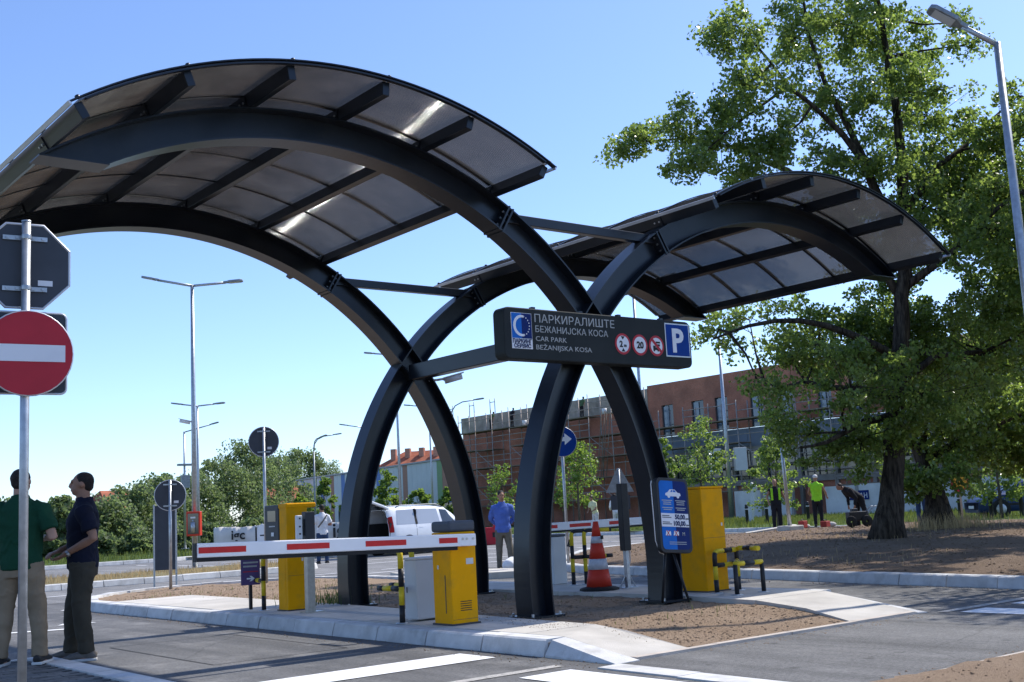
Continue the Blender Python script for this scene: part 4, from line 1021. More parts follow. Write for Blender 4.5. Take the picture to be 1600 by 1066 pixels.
cn = thing('traffic_cone', 'orange and white striped traffic cone on a black rubber base', 'traffic cone', (1.66, 1.89, .152))
def cone_r(z): return .175 - (.175 - .035) * (z - .05) / .87
for a, b, mt, nm in ((.05, .28, 'cone', 'cone_band'), (.28, .42, 'refl', 'white_band'), (.42, .63, 'cone', 'cone_band'), (.63, .72, 'refl', 'white_band'), (.72, .92, 'cone', 'cone_band')):
    e = .003 if mt == 'refl' else 0
    MB().lathe([(cone_r(a) + e - .01, a), (cone_r(a) + e, a), (cone_r(b) + e, b), (cone_r(b) + e - .012, b)], 24).build(nm, mt, cn)
MB().lathe([(.05, .055), (.175, .055), (.22, .045), (.265, .03), (.27, .0), (.05, 0)], 8).build('base', 'rubber', cn)
MB().box(-.02, .02, -.12, -.105, .68, .73).build('tag', 'ink', cn)

gb = thing('barrier_cabinet', 'light grey exit barrier box with a white and red arm, behind the traffic cone', 'barrier', (2.40, 3.75, .152))
MB().box(-.13, .13, -.20, .16, .0, .70).build('housing', 'box_white', gb, bevel=.012)
MB().box(-.135, .135, -.205, .165, .702, .74).build('cap', 'grey_cap', gb, bevel=.012)
MB().box(-.05, .06, .165, .22, .70, .92).build('arm_hub', 'grey_dark', gb, bevel=.01)
aT = Matrix(((1, 0, 0, -.15), (0, 1, 0, .25), (.004, 0, 1, .845), (0, 0, 0, 1)))
arm = MB().box(0, 3.0, -.024, .024, -.062, .062, 0, aT).build('arm', 'arm_white', gb, bevel=.01)
MB().box(.2, 3.0, -.016, .016, -.09, -.0625, 0, aT).build('rubber_edge', 'rubber', arm)
for a, b in ((.25, .5), (.75, 1.2), (1.6, 2.05), (2.45, 2.9)): MB().box(a, b, -.0262, -.0245, -.026, .027, 0, aT).build('red_stripe', 'red', arm)
MB().box(3.0, 3.02, -.026, .026, -.09, .064, 0, aT).build('end_cap', 'black_paint', arm)
T2 = Matrix.Translation((.16, -.20, .55)); MB().prism([(0, 0), (.05, .10), (.06, -.02)], -.01, .01, 0, T2 @ Matrix.Rotation(R(90), 4, 'X')).build('hanging_tag', 'black_paint', gb)
guard('guard_rail', 'yellow and black guard rail next to the exit barrier box', (2.26, 3.10, .152), [(0, 0), (.16, -.1)], .78, (.38, -.18, 0), .40)

sp = thing('display_post', 'galvanised post with a slim black panel behind the traffic cone', 'post', (2.11, 1.80, .152))
MB().box(-.03, .03, -.03, .03, 0, .55).build('post', 'galv', sp, bevel=.004)
MB().box(-.065, .065, -.05, .05, .50, 1.42).build('panel', 'black_paint', sp, bevel=.01)
mb = MB(); mb.beam((0, 0, .22), (.11, -.04, 0), .03, .012); mb.beam((0, 0, .22), (-.09, .06, 0), .03, .012); mb.build('brace', 'galv', sp)
MB().box(-.12, .12, -.09, .09, 0, .01).build('foot_plate', 'galv', sp)
mb = MB(); mb.tube([(.075, 0, 1.36), (.082, 0, .9), (.08, .01, .35), (-.02, .03, .12), (-.12, .05, .01)], .007, 6); mb.build('cable', 'box_white', sp)
# ------------------------------------------------------------------ people
def loft(mb, chain, side=(1, 0, 0), n=14, mi=0):
    """closed tube of elliptical rings; chain = [(point, half width along side, half depth)]"""
    P = [Vector(c[0]) for c in chain]; vs = []; S = Vector(side)
    for i, (p, a, b) in enumerate(chain):
        d = (P[min(i + 1, len(P) - 1)] - P[max(i - 1, 0)]).normalized()
        x = (S - d * S.dot(d))
        if x.length < .05: x = Vector((0, 1, 0)) - d * d.y
        x.normalize(); y = d.cross(x)
        for k in range(n):
            t = 2 * math.pi * k / n; vs.append(Vector(p) + x * (a * math.cos(t)) + y * (b * math.sin(t)))
    m = len(chain)
    fs = [(i * n + k, i * n + (k + 1) % n, (i + 1) * n + (k + 1) % n, (i + 1) * n + k) for i in range(m - 1) for k in range(n)]
    fs += [tuple(range(n - 1, -1, -1)), tuple((m - 1) * n + k for k in range(n))]
    mb.add(vs, fs, mi, True)

def fuse(name, mb, mat, parent, voxel, smooth=4, fold=0.0):
    """weld the overlapping lofts of mb into one continuous skin; fold = depth of cloth creases"""
    me = mb.mesh(name + '_raw', mat); o = bpy.data.objects.new(name, me); COL.objects.link(o)
    r = o.modifiers.new('r', 'REMESH'); r.mode = 'VOXEL'; r.voxel_size = voxel; r.use_smooth_shade = True
    s = o.modifiers.new('s', 'SMOOTH'); s.factor = .5; s.iterations = smooth
    dg = bpy.context.evaluated_depsgraph_get(); out = bpy.data.meshes.new_from_object(o.evaluated_get(dg))
    COL.objects.unlink(o); bpy.data.objects.remove(o); bpy.data.meshes.remove(me)
    if fold > 0:
        n = len(out.vertices); co = np.empty(n * 3, np.float32); no = np.empty(n * 3, np.float32); out.vertices.foreach_get('co', co); out.vertices.foreach_get('normal', no)
        co = co.reshape(-1, 3); no = no.reshape(-1, 3); a = np.arctan2(co[:, 1], co[:, 0])
        w = vnoise(a * 1.1 + co[:, 0] * 5, co[:, 2] * 3.0, 77, 1.0, 3)
        f = 1 - np.abs(2 * vnoise(co[:, 0] * 5 + co[:, 2] * 3.5 + w * 1.5, co[:, 2] * 9 + co[:, 1] * 6 + w * 2.5, 5, 1.0, 2) - 1) * 2
        co += no * (f * fold)[:, None]; out.vertices.foreach_set('co', co.ravel()); out.update()
    out.name = name; out.materials.clear(); out.materials.append(M[mat]); out.polygons.foreach_set('use_smooth', [True] * len(out.polygons))
    return mesh_obj(name, out, parent)

def person(label, loc, face, H=1.8, shirt='tee_white', trousers='jeans', skin='skin', hair='hair', shoes='shoe_dark', sole=None,
           elbow=None, wrist=None, feet=None, sleeve='short', vest=None, head=(0, 0), lean=(0, 0), vox=.014, cap=None, bend=0.0, group=None, belly=0.0, girth=1.0):
    """face: unit direction looked at; elbow/wrist: {'L':(x,y,z),'R':...} in a 1.8 m body frame (x to the right, y forward)"""
    k = H / 1.8; rz = math.atan2(-face[0], face[1])
    hip, sh, nk = .93, 1.45, 1.53
    el = {'R': (.27, -.02, 1.15), 'L': (-.27, -.02, 1.15)}; wr = {'R': (.29, .06, .90), 'L': (-.29, .06, .90)}
    ft = {'R': (.11, .02), 'L': (-.11, .0)}
    el.update(elbow or {}); wr.update(wrist or {}); ft.update(feet or {})
    lx, ly = lean
    def B(p):       # bend the upper body forward about the hips
        x, y, z = p
        if z > hip:
            c, s = math.cos(bend), math.sin(bend); dy, dz = y, z - hip; y, z = dy * c + dz * s, hip + dz * c - dy * s
            x += lx * (z - hip); y += ly * (z - hip)
        return (x, y, z)
    V = lambda p: Vector(p)
    g = 0.0
    body = MB()
    # trunk
    trunk = [((0, 0, .86), .15, .10), ((0, 0, .93), .163, .112), ((0, .004, 1.05), .145, .105 + belly * .5), ((0, .005, 1.18), .155, .112 + belly * .3), ((0, .0, 1.31), .178, .122), ((0, -.008, 1.42), .172, .10), ((0, -.012, 1.485), .11, .075), ((0, -.008, 1.53), .062, .06)]
    trunk = [(B(p), a, b) for p, a, b in trunk]; loft(body, trunk)
    hx, hy = head; hd = Vector(B((0, .01, 1.685)))
    Hm = Matrix.Translation(hd) @ Matrix.Rotation(R(hx), 4, 'Z') @ Matrix.Rotation(R(hy), 4, 'X')
    loft(body, [(B((0, -.010, 1.47)), .064, .062), (B((0, -.002, 1.56)), .057, .060), (hd + Vector((0, -.006, -.05)), .057, .065)])
    body.ell((0, -.008, .018), (.074, .092, .098), 16, 10, 0, Hm); body.ell((0, .036, -.045), (.056, .056, .066), 14, 8, 0, Hm)
    body.ell((0, .052, -.085), (.030, .030, .024), 10, 6, 0, Hm)
    loft(body, [(Hm @ V((0, .088, .022)), .010, .008), (Hm @ V((0, .100, -.005)), .013, .014), (Hm @ V((0, .101, -.024)), .017, .015), (Hm @ V((0, .085, -.034)), .014, .010)], n=8)
    body.ell((0, .080, .034), (.052, .018, .012), 10, 6, 0, Hm)
    body.ell((0, .083, -.060), (.024, .012, .009), 8, 6, 0, Hm)
    for s in (-1, 1): body.ell((s * .076, -.008, -.005), (.012, .020, .030), 8, 6, 0, Hm)
    for sd, s in (('R', 1), ('L', -1)):
        S = V(B((s * .185, -.012, 1.425))); E = V(el[sd]) if bend == 0 else V(B(el[sd])); W = V(wr[sd]) if bend == 0 else V(B(wr[sd]))
        loft(body, [(S + V((-s * .05, 0, .012)), .055, .055), (S, .056, .058), (S.lerp(E, .4), .047, .050), (S.lerp(E, .8), .041, .043), (E, .040, .041), (E.lerp(W, .25), .042, .042), (E.lerp(W, .65), .033, .034), (W, .026, .030)], side=(1, .2, 0))
        d = (W - E).normalized(); q = V((0, 0, 1)).cross(d) if abs(d.z) < .9 else V((1, 0, 0)).cross(d)
        q.normalize(); nrm = d.cross(q)
        # palm and five unequal, bent fingers
        loft(body, [(W - d * .01, .025, .020), (W + d * .03, .036, .017), (W + d * .07, .041, .015), (W + d * .092, .040, .013)], side=q)
        for i, (off, ln) in enumerate(((-.030, .060), (-.010, .072), (.010, .068), (.029, .052))):
            b0 = W + d * .085 + q * off; cur = nrm * (-.35 if sd == 'R' else .35)
            p1 = b0 + (d + cur * .5).normalized() * ln * .45; p2 = p1 + (d * .6 + cur * 1.5).normalized() * ln * .35; p3 = p2 + (d * .1 + cur * 2.2).normalized() * ln * .25
            loft(body, [(b0 - d * .02, .0095, .0095), (b0, .0095, .0095), (p1, .009, .009), (p2, .0085, .0085), (p3, .007, .007)], side=q, n=8)
        tq = q * (-s); b0 = W + d * .03 + tq * .028; loft(body, [(b0 - tq * .012, .012, .012), (b0 + tq * .012 + d * .012, .0115, .0115), (b0 + tq * .026 + d * .036, .010, .010), (b0 + tq * .024 + d * .058, .0085, .0085)], side=nrm, n=8)
    legs = {}
    for sd, s in (('R', 1), ('L', -1)):
        fx, fy = ft[sd]; Hh = V((s * .088, 0, .90)); An = V((fx, fy - .02, .085)); Kn = Hh.lerp(An, .5) + V((s * .008, .03, 0)); legs[sd] = (Hh, Kn, An)
        loft(body, [(Hh + V((0, 0, .05)), .085, .095), (Hh.lerp(Kn, .3), .080, .086), (Hh.lerp(Kn, .75), .060, .063), (Kn, .053, .056), (Kn.lerp(An, .3), .052, .058), (Kn.lerp(An, .75), .037, .040), (An, .034, .040), (An - V((0, 0, .045)), .036, .045)])
        loft(body, [(An + V((0, -.05, -.05)), .032, .030), (An + V((0, .05, -.05)), .040, .030), (An + V((s * .012, .16, -.062)), .036, .018)], side=(1, 0, 0))
    root = fuse('person', body, skin, None, vox * .8 if vox < .013 else vox, 3)
    # shirt
    sb = MB(); z_hem = .87 if sleeve != 'long' else .86
    ch = [((0, 0, z_hem), .178, .128 + belly), ((0, .0, .95), .180, .130 + belly), ((0, .004, 1.06), .172, .130 + belly), ((0, .005, 1.18), .178, .132 + belly * .7), ((0, .0, 1.31), .196, .138), ((0, -.008, 1.42), .186, .114), ((0, -.012, 1.49), .118, .085), ((0, -.008, 1.525), .074, .072)]
    loft(sb, [(B(p), a, b) for p, a, b in ch], n=20)
    for sd, s in (('R', 1), ('L', -1)):
        S = V(B((s * .185, -.012, 1.425))); E = V(el[sd]) if bend == 0 else V(B(el[sd])); W = V(wr[sd]) if bend == 0 else V(B(wr[sd]))
        c = [(S + V((-s * .06, 0, .015)), .072, .072), (S, .074, .076), (S.lerp(E, .45), .068, .070), (S.lerp(E, .74), .067, .070)]
        if sleeve == 'long': c = c[:3] + [(S.lerp(E, .9), .056, .058), (E, .054, .055), (E.lerp(W, .4), .050, .051), (E.lerp(W, .93), .040, .041)]
        if sleeve == 'none': c = c[:2] + [(S.lerp(E, .18), .074, .078)]
        loft(sb, c, side=(1, .2, 0))
    loft(sb, [(B((0, -.012, 1.50)), .075, .074), (B((0, -.012, 1.555)), .068, .069)], n=14)
    fuse('shirt' if not vest else 'work_vest', sb, shirt if not vest else vest, root, vox, 2, .009)
    tb_ = MB()
    loft(tb_, [((0, -.005, .80), .165, .118), ((0, -.004, .88), .168, .120), ((0, 0, .97), .150, .108)], n=18)
    for sd, s in (('R', 1), ('L', -1)):
        Hh, Kn, An = legs[sd]
        loft(tb_, [(Hh + V((0, 0, .03)), .094, .112), (Hh.lerp(Kn, .25), .094, .100), (Hh.lerp(Kn, .7), .078, .082), (Kn, .070, .074), (Kn.lerp(An, .35), .066, .071), (Kn.lerp(An, .8), .058, .064), (An + V((0, .0, -.012)), .058, .068)], n=16)
    fuse('trousers', tb_, trousers, root, vox, 2, .009)
    for sd, s in (('R', 1), ('L', -1)):
        An = legs[sd][2]; x, y = An.x, An.y; so = MB()
        loft(so, [((x, y - .085, .045), .030, .035), ((x, y - .06, .05), .040, .045), ((x, y + .03, .058), .043, .050), ((x + s * .006, y + .11, .045), .047, .036), ((x + s * .010, y + .17, .035), .040, .024), ((x + s * .010, y + .20, .028), .022, .016)], side=(1, 0, 0))
        loft(so, [((x, y - .01, .05), .043, .055), ((x, y - .012, .10), .044, .050)], n=12)
        sh_ = fuse('shoe', so, shoes, root, min(vox, .013), 2)
        mb = MB(); out = [(x - .042, y - .085), (x + .042, y - .085), (x + .046, y + .02), (x + s * .008 + .050, y + .11), (x + s * .012 + .034, y + .19), (x + s * .012, y + .212), (x + s * .012 - .034, y + .19), (x + s * .008 - .050, y + .11), (x - .046, y + .02)]
        mb.prism(out, 0, .026); mb.build('sole', sole or 'rubber', sh_, bevel=.006)
    hb = MB()
    if cap:
        hb.ell((0, -.010, .045), (.086, .102, .080), 16, 10, 0, Hm); hb.ell((0, .085, .05), (.06, .06, .012), 12, 6, 0, Hm)
    else:
        hb.ell((0, -.016, .033), (.0775, .0885, .0875), 16, 10, 0, Hm); hb.ell((0, -.052, -.018), (.063, .048, .060), 12, 8, 0, Hm)
    fuse('hair' if not cap else 'cap', hb, cap or hair, root, min(vox, .010), 2, .004 if not cap else 0)
    for s in (-1, 1):
        MB().ell((s * .030, .0835, .016), (.013, .006, .006), 8, 6, 0, Hm).build('eye', 'hair', root)
    root.location = loc; root.rotation_euler = (0, 0, rz); root.scale = (k * girth, k * girth, k)
    tag(root, label, 'person', group)
    return root

FWD, RGT = Vector((.6236, .7818)), Vector((.7818, -.6236))
def look(r, f): d = RGT * r + FWD * f; d.normalize(); return (d.x, d.y)

navy = person('man in navy polo shirt and dark olive trousers standing in profile, hands at his waist', (-5.14, 2.20, .0), look(-.93, -.30), 1.885, 'polo_navy', 'olive', 'skin_tan', shoes='shoe_grey', sole='sole',
       elbow={'L': (-.27, -.10, 1.16), 'R': (.26, -.06, 1.16)}, wrist={'L': (-.10, .15, 1.01), 'R': (.07, .20, 1.05)}, feet={'L': (-.13, -.02), 'R': (.10, .12)}, vox=.011, head=(-6, 2), girth=1.10)
MB().lathe([(.031, -.012), (.034, 0), (.031, .012)], 14, (0, 0, 0), 0, True, Matrix.Translation((-.142, .115, 1.017)) @ Matrix.Rotation(R(62), 4, 'X') @ Matrix.Rotation(R(-30), 4, 'Z')).build('wristwatch', 'steel_brushed', navy)
person('man in dark green polo and khaki trousers seen from behind beside the sign post', (-5.83, 1.93, .045), look(-.05, 1.0), 1.87, 'polo_green', 'khaki', 'skin', shoes='shoe_dark', sole='sole',
       elbow={'L': (-.29, -.04, 1.17), 'R': (.285, -.05, 1.16)}, wrist={'L': (-.14, .22, 1.13), 'R': (.13, .21, 1.15)}, feet={'L': (-.15, .0), 'R': (.16, .05)}, vox=.011, head=(-4, 4), belly=.01, girth=1.12)
wm = person('man in white t-shirt and jeans with a strap across his back', (8.7, 22.2, .0), look(-.45, .9), 1.80, 'tee_white', 'jeans', 'skin_tan',
       elbow={'L': (-.29, .02, 1.17), 'R': (.28, -.02, 1.17)}, wrist={'L': (-.16, .24, 1.22), 'R': (.14, .25, 1.2)}, feet={'L': (-.13, .02), 'R': (.13, .0)}, vox=.016, head=(0, -8))
mb = MB(); mb.beam((.13, -.115, 1.47), (-.02, -.150, 1.28), .04, .008, 0, (0, 1, .3)); mb.beam((-.02, -.150, 1.28), (-.16, -.10, 1.10), .04, .008, 0, (0, 1, .3)); mb.build('strap', 'shoe_grey', wm)
person('man in blue long-sleeved shirt and grey trousers, hands behind his back', (6.66, 10.43, .0), look(.10, -1.0), 1.74, 'shirt_blue', 'grey_trousers', 'skin_tan', sleeve='long',
       elbow={'L': (-.27, -.10, 1.17), 'R': (.27, -.10, 1.17)}, wrist={'L': (-.07, -.20, .98), 'R': (.07, -.20, 1.0)}, feet={'L': (-.16, .10), 'R': (.11, -.05)}, vox=.014, lean=(.02, .02), belly=.02, head=(10, -6))
person('worker in a bright yellow-green vest and black trousers seen from behind', (24.6, 15.65, .22), look(.25, .95), 1.80, 'hivis', 'black_cloth', 'skin_tan', sleeve='none', vest='hivis', vox=.018, cap='sole',
       elbow={'R': (.30, .06, 1.18), 'L': (-.27, .08, 1.18)}, wrist={'R': (.34, .25, 1.02), 'L': (-.18, .28, 1.05)})
wk = person('bareheaded worker in dark overalls with yellow-green shoulder straps beside the leaning post', (23.6, 16.65, .14), look(-.1, -1.0), 1.80, 'black_cloth', 'black_cloth', 'skin_tan', hair='skin_tan', sleeve='none', vox=.018,
       elbow={'R': (.30, .02, 1.18), 'L': (-.30, -.06, 1.17)}, wrist={'R': (.26, .20, .98), 'L': (-.38, .0, .93)})
for s in (-1, 1): MB().cbox((s * .13, .118, 1.28), (.075, .03, .42)).build('vest_panel', 'hivis', wk, bevel=.01)
person('worker in hi-vis jacket and white trousers behind the exit ticket machine', (31.5, 27.6, .14), look(-.5, .6), 1.76, 'hivis', 'white_trousers', 'skin_tan', sleeve='long', vest='hivis', vox=.02, cap='purple')
person('person in white work clothes with a yellow vest, bending by the far kerb', (28.6, 31.6, .14), look(-.8, -.6), 1.74, 'pale_vest', 'white_trousers', 'skin_tan', sleeve='short', vox=.02, bend=.30,
       elbow={'R': (.27, .10, 1.17), 'L': (-.27, .10, 1.17)}, wrist={'R': (.15, .30, 1.1), 'L': (-.15, .30, 1.1)})
person('person in all white clothes near the triangular sign', (29.4, 31.0, .14), look(-.3, .9), 1.76, 'tee_white', 'white_trousers', 'skin_tan', sleeve='long', vox=.02, bend=.22,
       elbow={'R': (.27, .06, 1.17), 'L': (-.27, .06, 1.17)}, wrist={'R': (.16, .30, 1.08), 'L': (-.16, .3, 1.08)})
person('person in a lilac shirt and blue jeans standing past the tree trunk', (22.9, 10.5, .30), look(.7, .7), 1.76, 'lilac', 'jeans', 'skin_tan', sleeve='long', vox=.02)
kn = person('person in black bending over a dark wheeled machine between the tree and the worker', (21.2, 11.5, .28), look(-.9, -.2), 1.72, 'black_cloth', 'black_cloth', 'skin_tan', sleeve='long', vox=.02, bend=1.05,
       elbow={'R': (.25, .12, 1.15), 'L': (-.25, .12, 1.15)}, wrist={'R': (.2, .36, 1.05), 'L': (-.2, .36, 1.05)}, feet={'L': (-.14, -.22), 'R': (.14, .05)})
for i, (x, y, z, lb, sh_, bd) in enumerate(((53.9, 72.6, 8.62, 'mason in a green top stooping on the scaffold at the left end of the parapet', 'dull_green', .5), (53.9, 69.6, 8.62, 'mason in dark clothes on the scaffold beside the raw parapet', 'black_cloth', .35), (53.9, 60.4, 8.62, 'mason in a pale green top on the scaffold near the pair of ladders', 'dull_green', .4))):
    person(lb, (x, y, z), (1, 0.1), 1.75, sh_, 'black_cloth', 'skin_tan', vox=.03, bend=bd, group=None)

# ------------------------------------------------------------------ traffic signs
def post(par, h, r=.03, mat='galv', z0=0.0, name='pole', x=0, y=0): 
    mb = MB(); mb.tube([(x, y, z0), (x, y, h)], r, 14); mb.lathe([(r + .002, 0), (r + .002, .01), (.001, .018)], 14, (x, y, h)); return mb.build(name, mat, par)
def disc(par, name, c, r, n, mat, th=.004, rim=True, T=None, n_seg=36):
    """flat round plate facing -y in local space, with a rolled rim"""
    Tt = (T or Matrix()) @ face_T(c, (1, 0, 0))
    o = MB().prism(circ(0, 0, r, n_seg), -th, 0, 0, Tt).build(name, mat, par)
    if rim:
        mb = MB(); mb.tube([Tt @ Vector((r * math.cos(t * 2 * math.pi / n_seg), r * math.sin(t * 2 * math.pi / n_seg), -.008)) for t in range(n_seg + 1)], .009, 6, 0, False); mb.build('rim', 'sign_rim', o)
    return o

ne = thing('traffic_sign', 'pole with a red no-entry disc below the back of an octagonal sign', 'traffic sign', (-6.78, -1.57, .045), R(-6))
post(ne, 3.44, .031)
d = disc(ne, 'no_entry_disc', (.012, -.052, 2.485), .298, 36, 'sign_red', rim=True)
MB().box(-.24, .258, -.0575, -.0525, 2.425, 2.545).build('white_bar', 'sign_white', d)
oc = MB().prism([(.305 * 1.0824 * math.cos(R(22.5 + 45 * i)), .305 * 1.0824 * math.sin(R(22.5 + 45 * i))) for i in range(8)], 0, .004, 0, face_T((0, .058, 3.13), (1, 0, 0))).build('octagon_plate', 'sign_back', ne)
mb = MB(); pts = [(.305 * 1.0824 * math.cos(R(22.5 + 45 * i)), .058, 3.13 + .305 * 1.0824 * math.sin(R(22.5 + 45 * i))) for i in range(9)]; mb.tube(pts, .010, 6, 0, False); mb.build('rim', 'sign_rim', oc)
MB().box(.09, .19, .052, .0535, 2.99, 3.03).build('sticker', 'sign_white', oc)
sqp = MB().prism(rounded(-.285, .285, -.29, .29, .04), 0, .004, 0, face_T((0, .050, 2.50), (1, 0, 0))).build('square_plate', 'sign_back', ne)
mb = MB(); pts = [(x, .05, 2.50 + z) for x, z in rounded(-.285, .285, -.29, .29, .04)]; mb.tube(pts + pts[:1], .009, 6, 0, False); mb.build('rim', 'sign_rim', sqp)
for z in (2.96, 3.33, 2.30, 2.68):
    mb = MB(); mb.box(-.15, .15, .038, .050, z - .016, z + .016); mb.lathe([(.034, -.016), (.036, 0), (.034, .016)], 14, (0, 0, z))
    for x in (-.12, .12, -.055, .055): mb.cbox((x, .036, z), (.018, .012, .018))
    mb.build('clamp', 'galv', ne)

def back_sign(name, label, loc, rz, h, r, panel=False, zc=None):
    s = thing(name, label, 'traffic sign', loc, rz)
    post(s, h, .03)
    zc = zc or h - r * .95
    dd = MB().prism(circ(0, 0, r, 36), 0, .004, 0, face_T((0, .045, zc), (1, 0, 0))).build('disc_back', 'sign_back', s)
    mb = MB(); mb.tube([(r * math.cos(t * math.pi / 18), .047, zc + r * math.sin(t * math.pi / 18)) for t in range(37)], .009, 6, 0, False); mb.build('rim', 'sign_rim', dd)
    MB().box(.07, .16, .0395, .041, zc - .16, zc - .11).build('sticker', 'sign_white', dd)
    for z in (zc + r * .7, zc - r * .7):
        mb = MB(); mb.box(-.13, .13, .030, .040, z - .014, z + .014); mb.lathe([(.033, -.014), (.035, 0), (.033, .014)], 12, (0, 0, z)); mb.build('clamp', 'galv', s)
    return s
back_sign('traffic_sign', 'tall pole with a dark round sign back behind the entry ticket machine', (1.75, 12.0, .10), R(-25), 3.15, .305)
bs = back_sign('traffic_sign', 'lower pole with a dark round sign back at the island end', (-.12, 12.35, .10), R(-25), 2.12, .30)
bp = thing('direction_panel', 'tall narrow dark panel with pale edges standing behind the low round sign', 'sign', (.55, 14.3, .0), R(-25))
MB().box(-.21, .21, 0, .05, .42, 1.78).build('panel', 'sign_back', bp)
for x in (-.225, .225): MB().box(x - .018, x + .018, -.005, .055, 0, 1.80).build('side_profile', 'galv', bp)

ar = thing('traffic_sign', 'blue round sign with a white arrow turning right on a galvanised pole', 'traffic sign', (7.05, 8.75, .12), R(-24))
post(ar, 3.0, .032)
dd = disc(ar, 'disc', (.0, -.05, 2.56), .31, 36, 'sign_blue')
Tq = face_T((0, -.0505, 2.56), (1, 0, 0))
MB().prism([(-.19, -.17), (-.10, -.17), (-.085, -.05), (-.02, .01), (.05, .01), (.05, -.07), (.21, .055), (.05, .18), (.05, .10), (-.05, .10), (-.15, .02)], .001, .003, 0, Tq).build('arrow', 'sign_white', dd)
tr = thing('traffic_sign', 'grey back of a triangular sign on a thin pole near the exit barrier', 'traffic sign', (11.5, 11.75, .2), R(-35))
post(tr, 2.0, .025)
tp = MB().prism([(-.36, 0), (.36, 0), (.04, .62), (-.04, .62)], 0, .004, 0, face_T((0, .03, 1.42), (1, 0, 0))).build('triangle_plate', 'galv_dark', tr)
MB().box(-.25, .25, .03, .034, .98, 1.34).build('lower_plate', 'sign_back', tr)
wsn = thing('traffic_sign', 'round yellow sign with a red rim below a red triangle, beside the leaning tree', 'traffic sign', (23.8, 9.7, .3), R(-30))
post(wsn, 2.1, .03)
dd = MB().prism(circ(0, 0, .30, 30), 0, .006, 0, face_T((0, -.04, 1.17), (1, 0, 0))).build('red_ring', 'sign_red', wsn)
MB().prism(circ(0, 0, .225, 30), .007, .010, 0, face_T((0, -.04, 1.17), (1, 0, 0))).build('yellow_face', 'orange_sign', dd)
mb = MB()
for x in (-.06, .05): mb.prism([(x - .03, -.10), (x + .03, -.10), (x + .03, .09), (x - .03, .09)], .011, .013, 0, face_T((0, -.04, 1.17), (1, 0, 0)))
mb.build('symbol', 'ink', dd)
MB().prism([(-.26, 0), (.26, 0), (0, .45)], 0, .006, 0, face_T((.06, -.04, 1.52), (1, 0, 0))).build('triangle', 'sign_red', wsn)

# ------------------------------------------------------------------ street lamps
def lamp(label, loc, h, arms, r0=.075, r1=.04, mat='galv', curved=False, head=True, extra=None, base=True, rz=0, group=None):
    """arms: list of (direction angle deg, reach, rise)"""
    L = thing('street_lamp', label, 'street lamp', loc, rz, group)
    mb = MB(); mb.tube([(0, 0, 0), (0, 0, h * .5), (0, 0, h)], [r0, (r0 + r1) / 2, r1], 14); mb.build('pole', mat, L)
    if base:
        mb = MB(); mb.cbox((0, 0, .012), (.40, .40, .024))
        for x in (-.15, .15):
            for y in (-.15, .15): mb.lathe([(.02, 0), (.02, .05), (.001, .05)], 6, (x, y, .024), 0, False)
        mb.build('base_plate', mat, L)
    for a, reach, rise in arms:
        c, s = math.cos(R(a)), math.sin(R(a))
        if curved: pts = [(0, 0, h - .02), (c * reach * .04, s * reach * .04, h + rise * .45), (c * reach * .2, s * reach * .2, h + rise * .75), (c * reach * .5, s * reach * .5, h + rise * .93), (c * reach, s * reach, h + rise)]
        else: pts = [(0, 0, h - .03), (c * reach, s * reach, h + rise)]
        am = MB().tube(pts, r1 * .75, 10).build('arm', mat, L)
        p = Vector(pts[-1]); q = Vector(pts[-2]); d = (p - q).normalized()
        x = d; y = Vector((0, 0, 1)).cross(x).normalized(); z = x.cross(y); T = Matrix(((x.x, y.x, z.x, p.x), (x.y, y.y, z.y, p.y), (x.z, y.z, z.z, p.z), (0, 0, 0, 1)))
        hm = MB().prism([(-.06, -.045), (.05, -.06), (.12, -.13), (.46, -.13), (.52, -.08), (.52, .08), (.46, .13), (.12, .13), (.05, .06), (-.06, .045)], -.02, .045, 0, T).build('lamp_head', 'galv_dark', L, bevel=.012)
        MB().prism([(.13, -.10), (.44, -.10), (.44, .10), (.13, .10)], -.027, -.021, 0, T).build('lens', 'lamp_lens', hm)
    return L
l1 = lamp('tall galvanised double-armed street lamp carrying a red extinguisher box and a camera', (4.75, 22.6, .13), 8.35, [(128, 1.15, .26), (-38, 1.0, .02)], .085, .05)
lamp('double-armed street lamp rising behind the lamp with the red box', (13.2, 42.0, .1), 6.9, [(130, .8, .1), (-40, .8, .02)], .07, .045)
l3 = lamp('slim single-armed street lamp with small boxes in front of the far trees', (19.0, 57.5, .1), 7.0, [(-38, 1.6, .35)], .08, .05)
MB().cbox((0, -.12, 4.0), (.5, .25, .75)).build('box', 'galv_dark', l3); MB().cbox((0, -.1, 5.0), (.9, .3, .12)).build('bracket', 'galv_dark', l3)
lamp('curved-neck street lamp with two heads before the striped building', (27.4, 56.8, .1), 5.7, [(-35, 1.3, 1.0), (-55, .45, .85)], .08, .045, 'galv_dark', curved=True)
lamp('tall single-armed lamp pole seen through the far arch', (23.5, 40.7, .1), 9.6, [(142, 1.1, .1)], .085, .05)
lamp('plain lamp pole behind the silver van', (33.2, 52.0, .1), 8.2, [(142, 1.1, .1)], .075, .045)
lamp('single-armed lamp showing just above the shoulder of the far arch leg', (29.9, 54.8, .1), 7.1, [(142, 1.0, .15)], .075, .045)
lamp('curved-neck street lamp beside the end of the scaffolded building', (25.6, 38.9, .1), 6.0, [(-38, 1.25, 1.0)], .075, .04, 'galv_dark', curved=True)
lamp('lamp pole rising behind the right half of the name board', (22.7, 22.1, .0), 9.9, [(-40, 1.2, .2)], .085, .05)
l9 = lamp('tall curved-neck lamp pole with two grey cabinets strapped to it', (47.3, 39.5, .1), 11.3, [(-38, 1.6, .9)], .17, .08, curved=True)
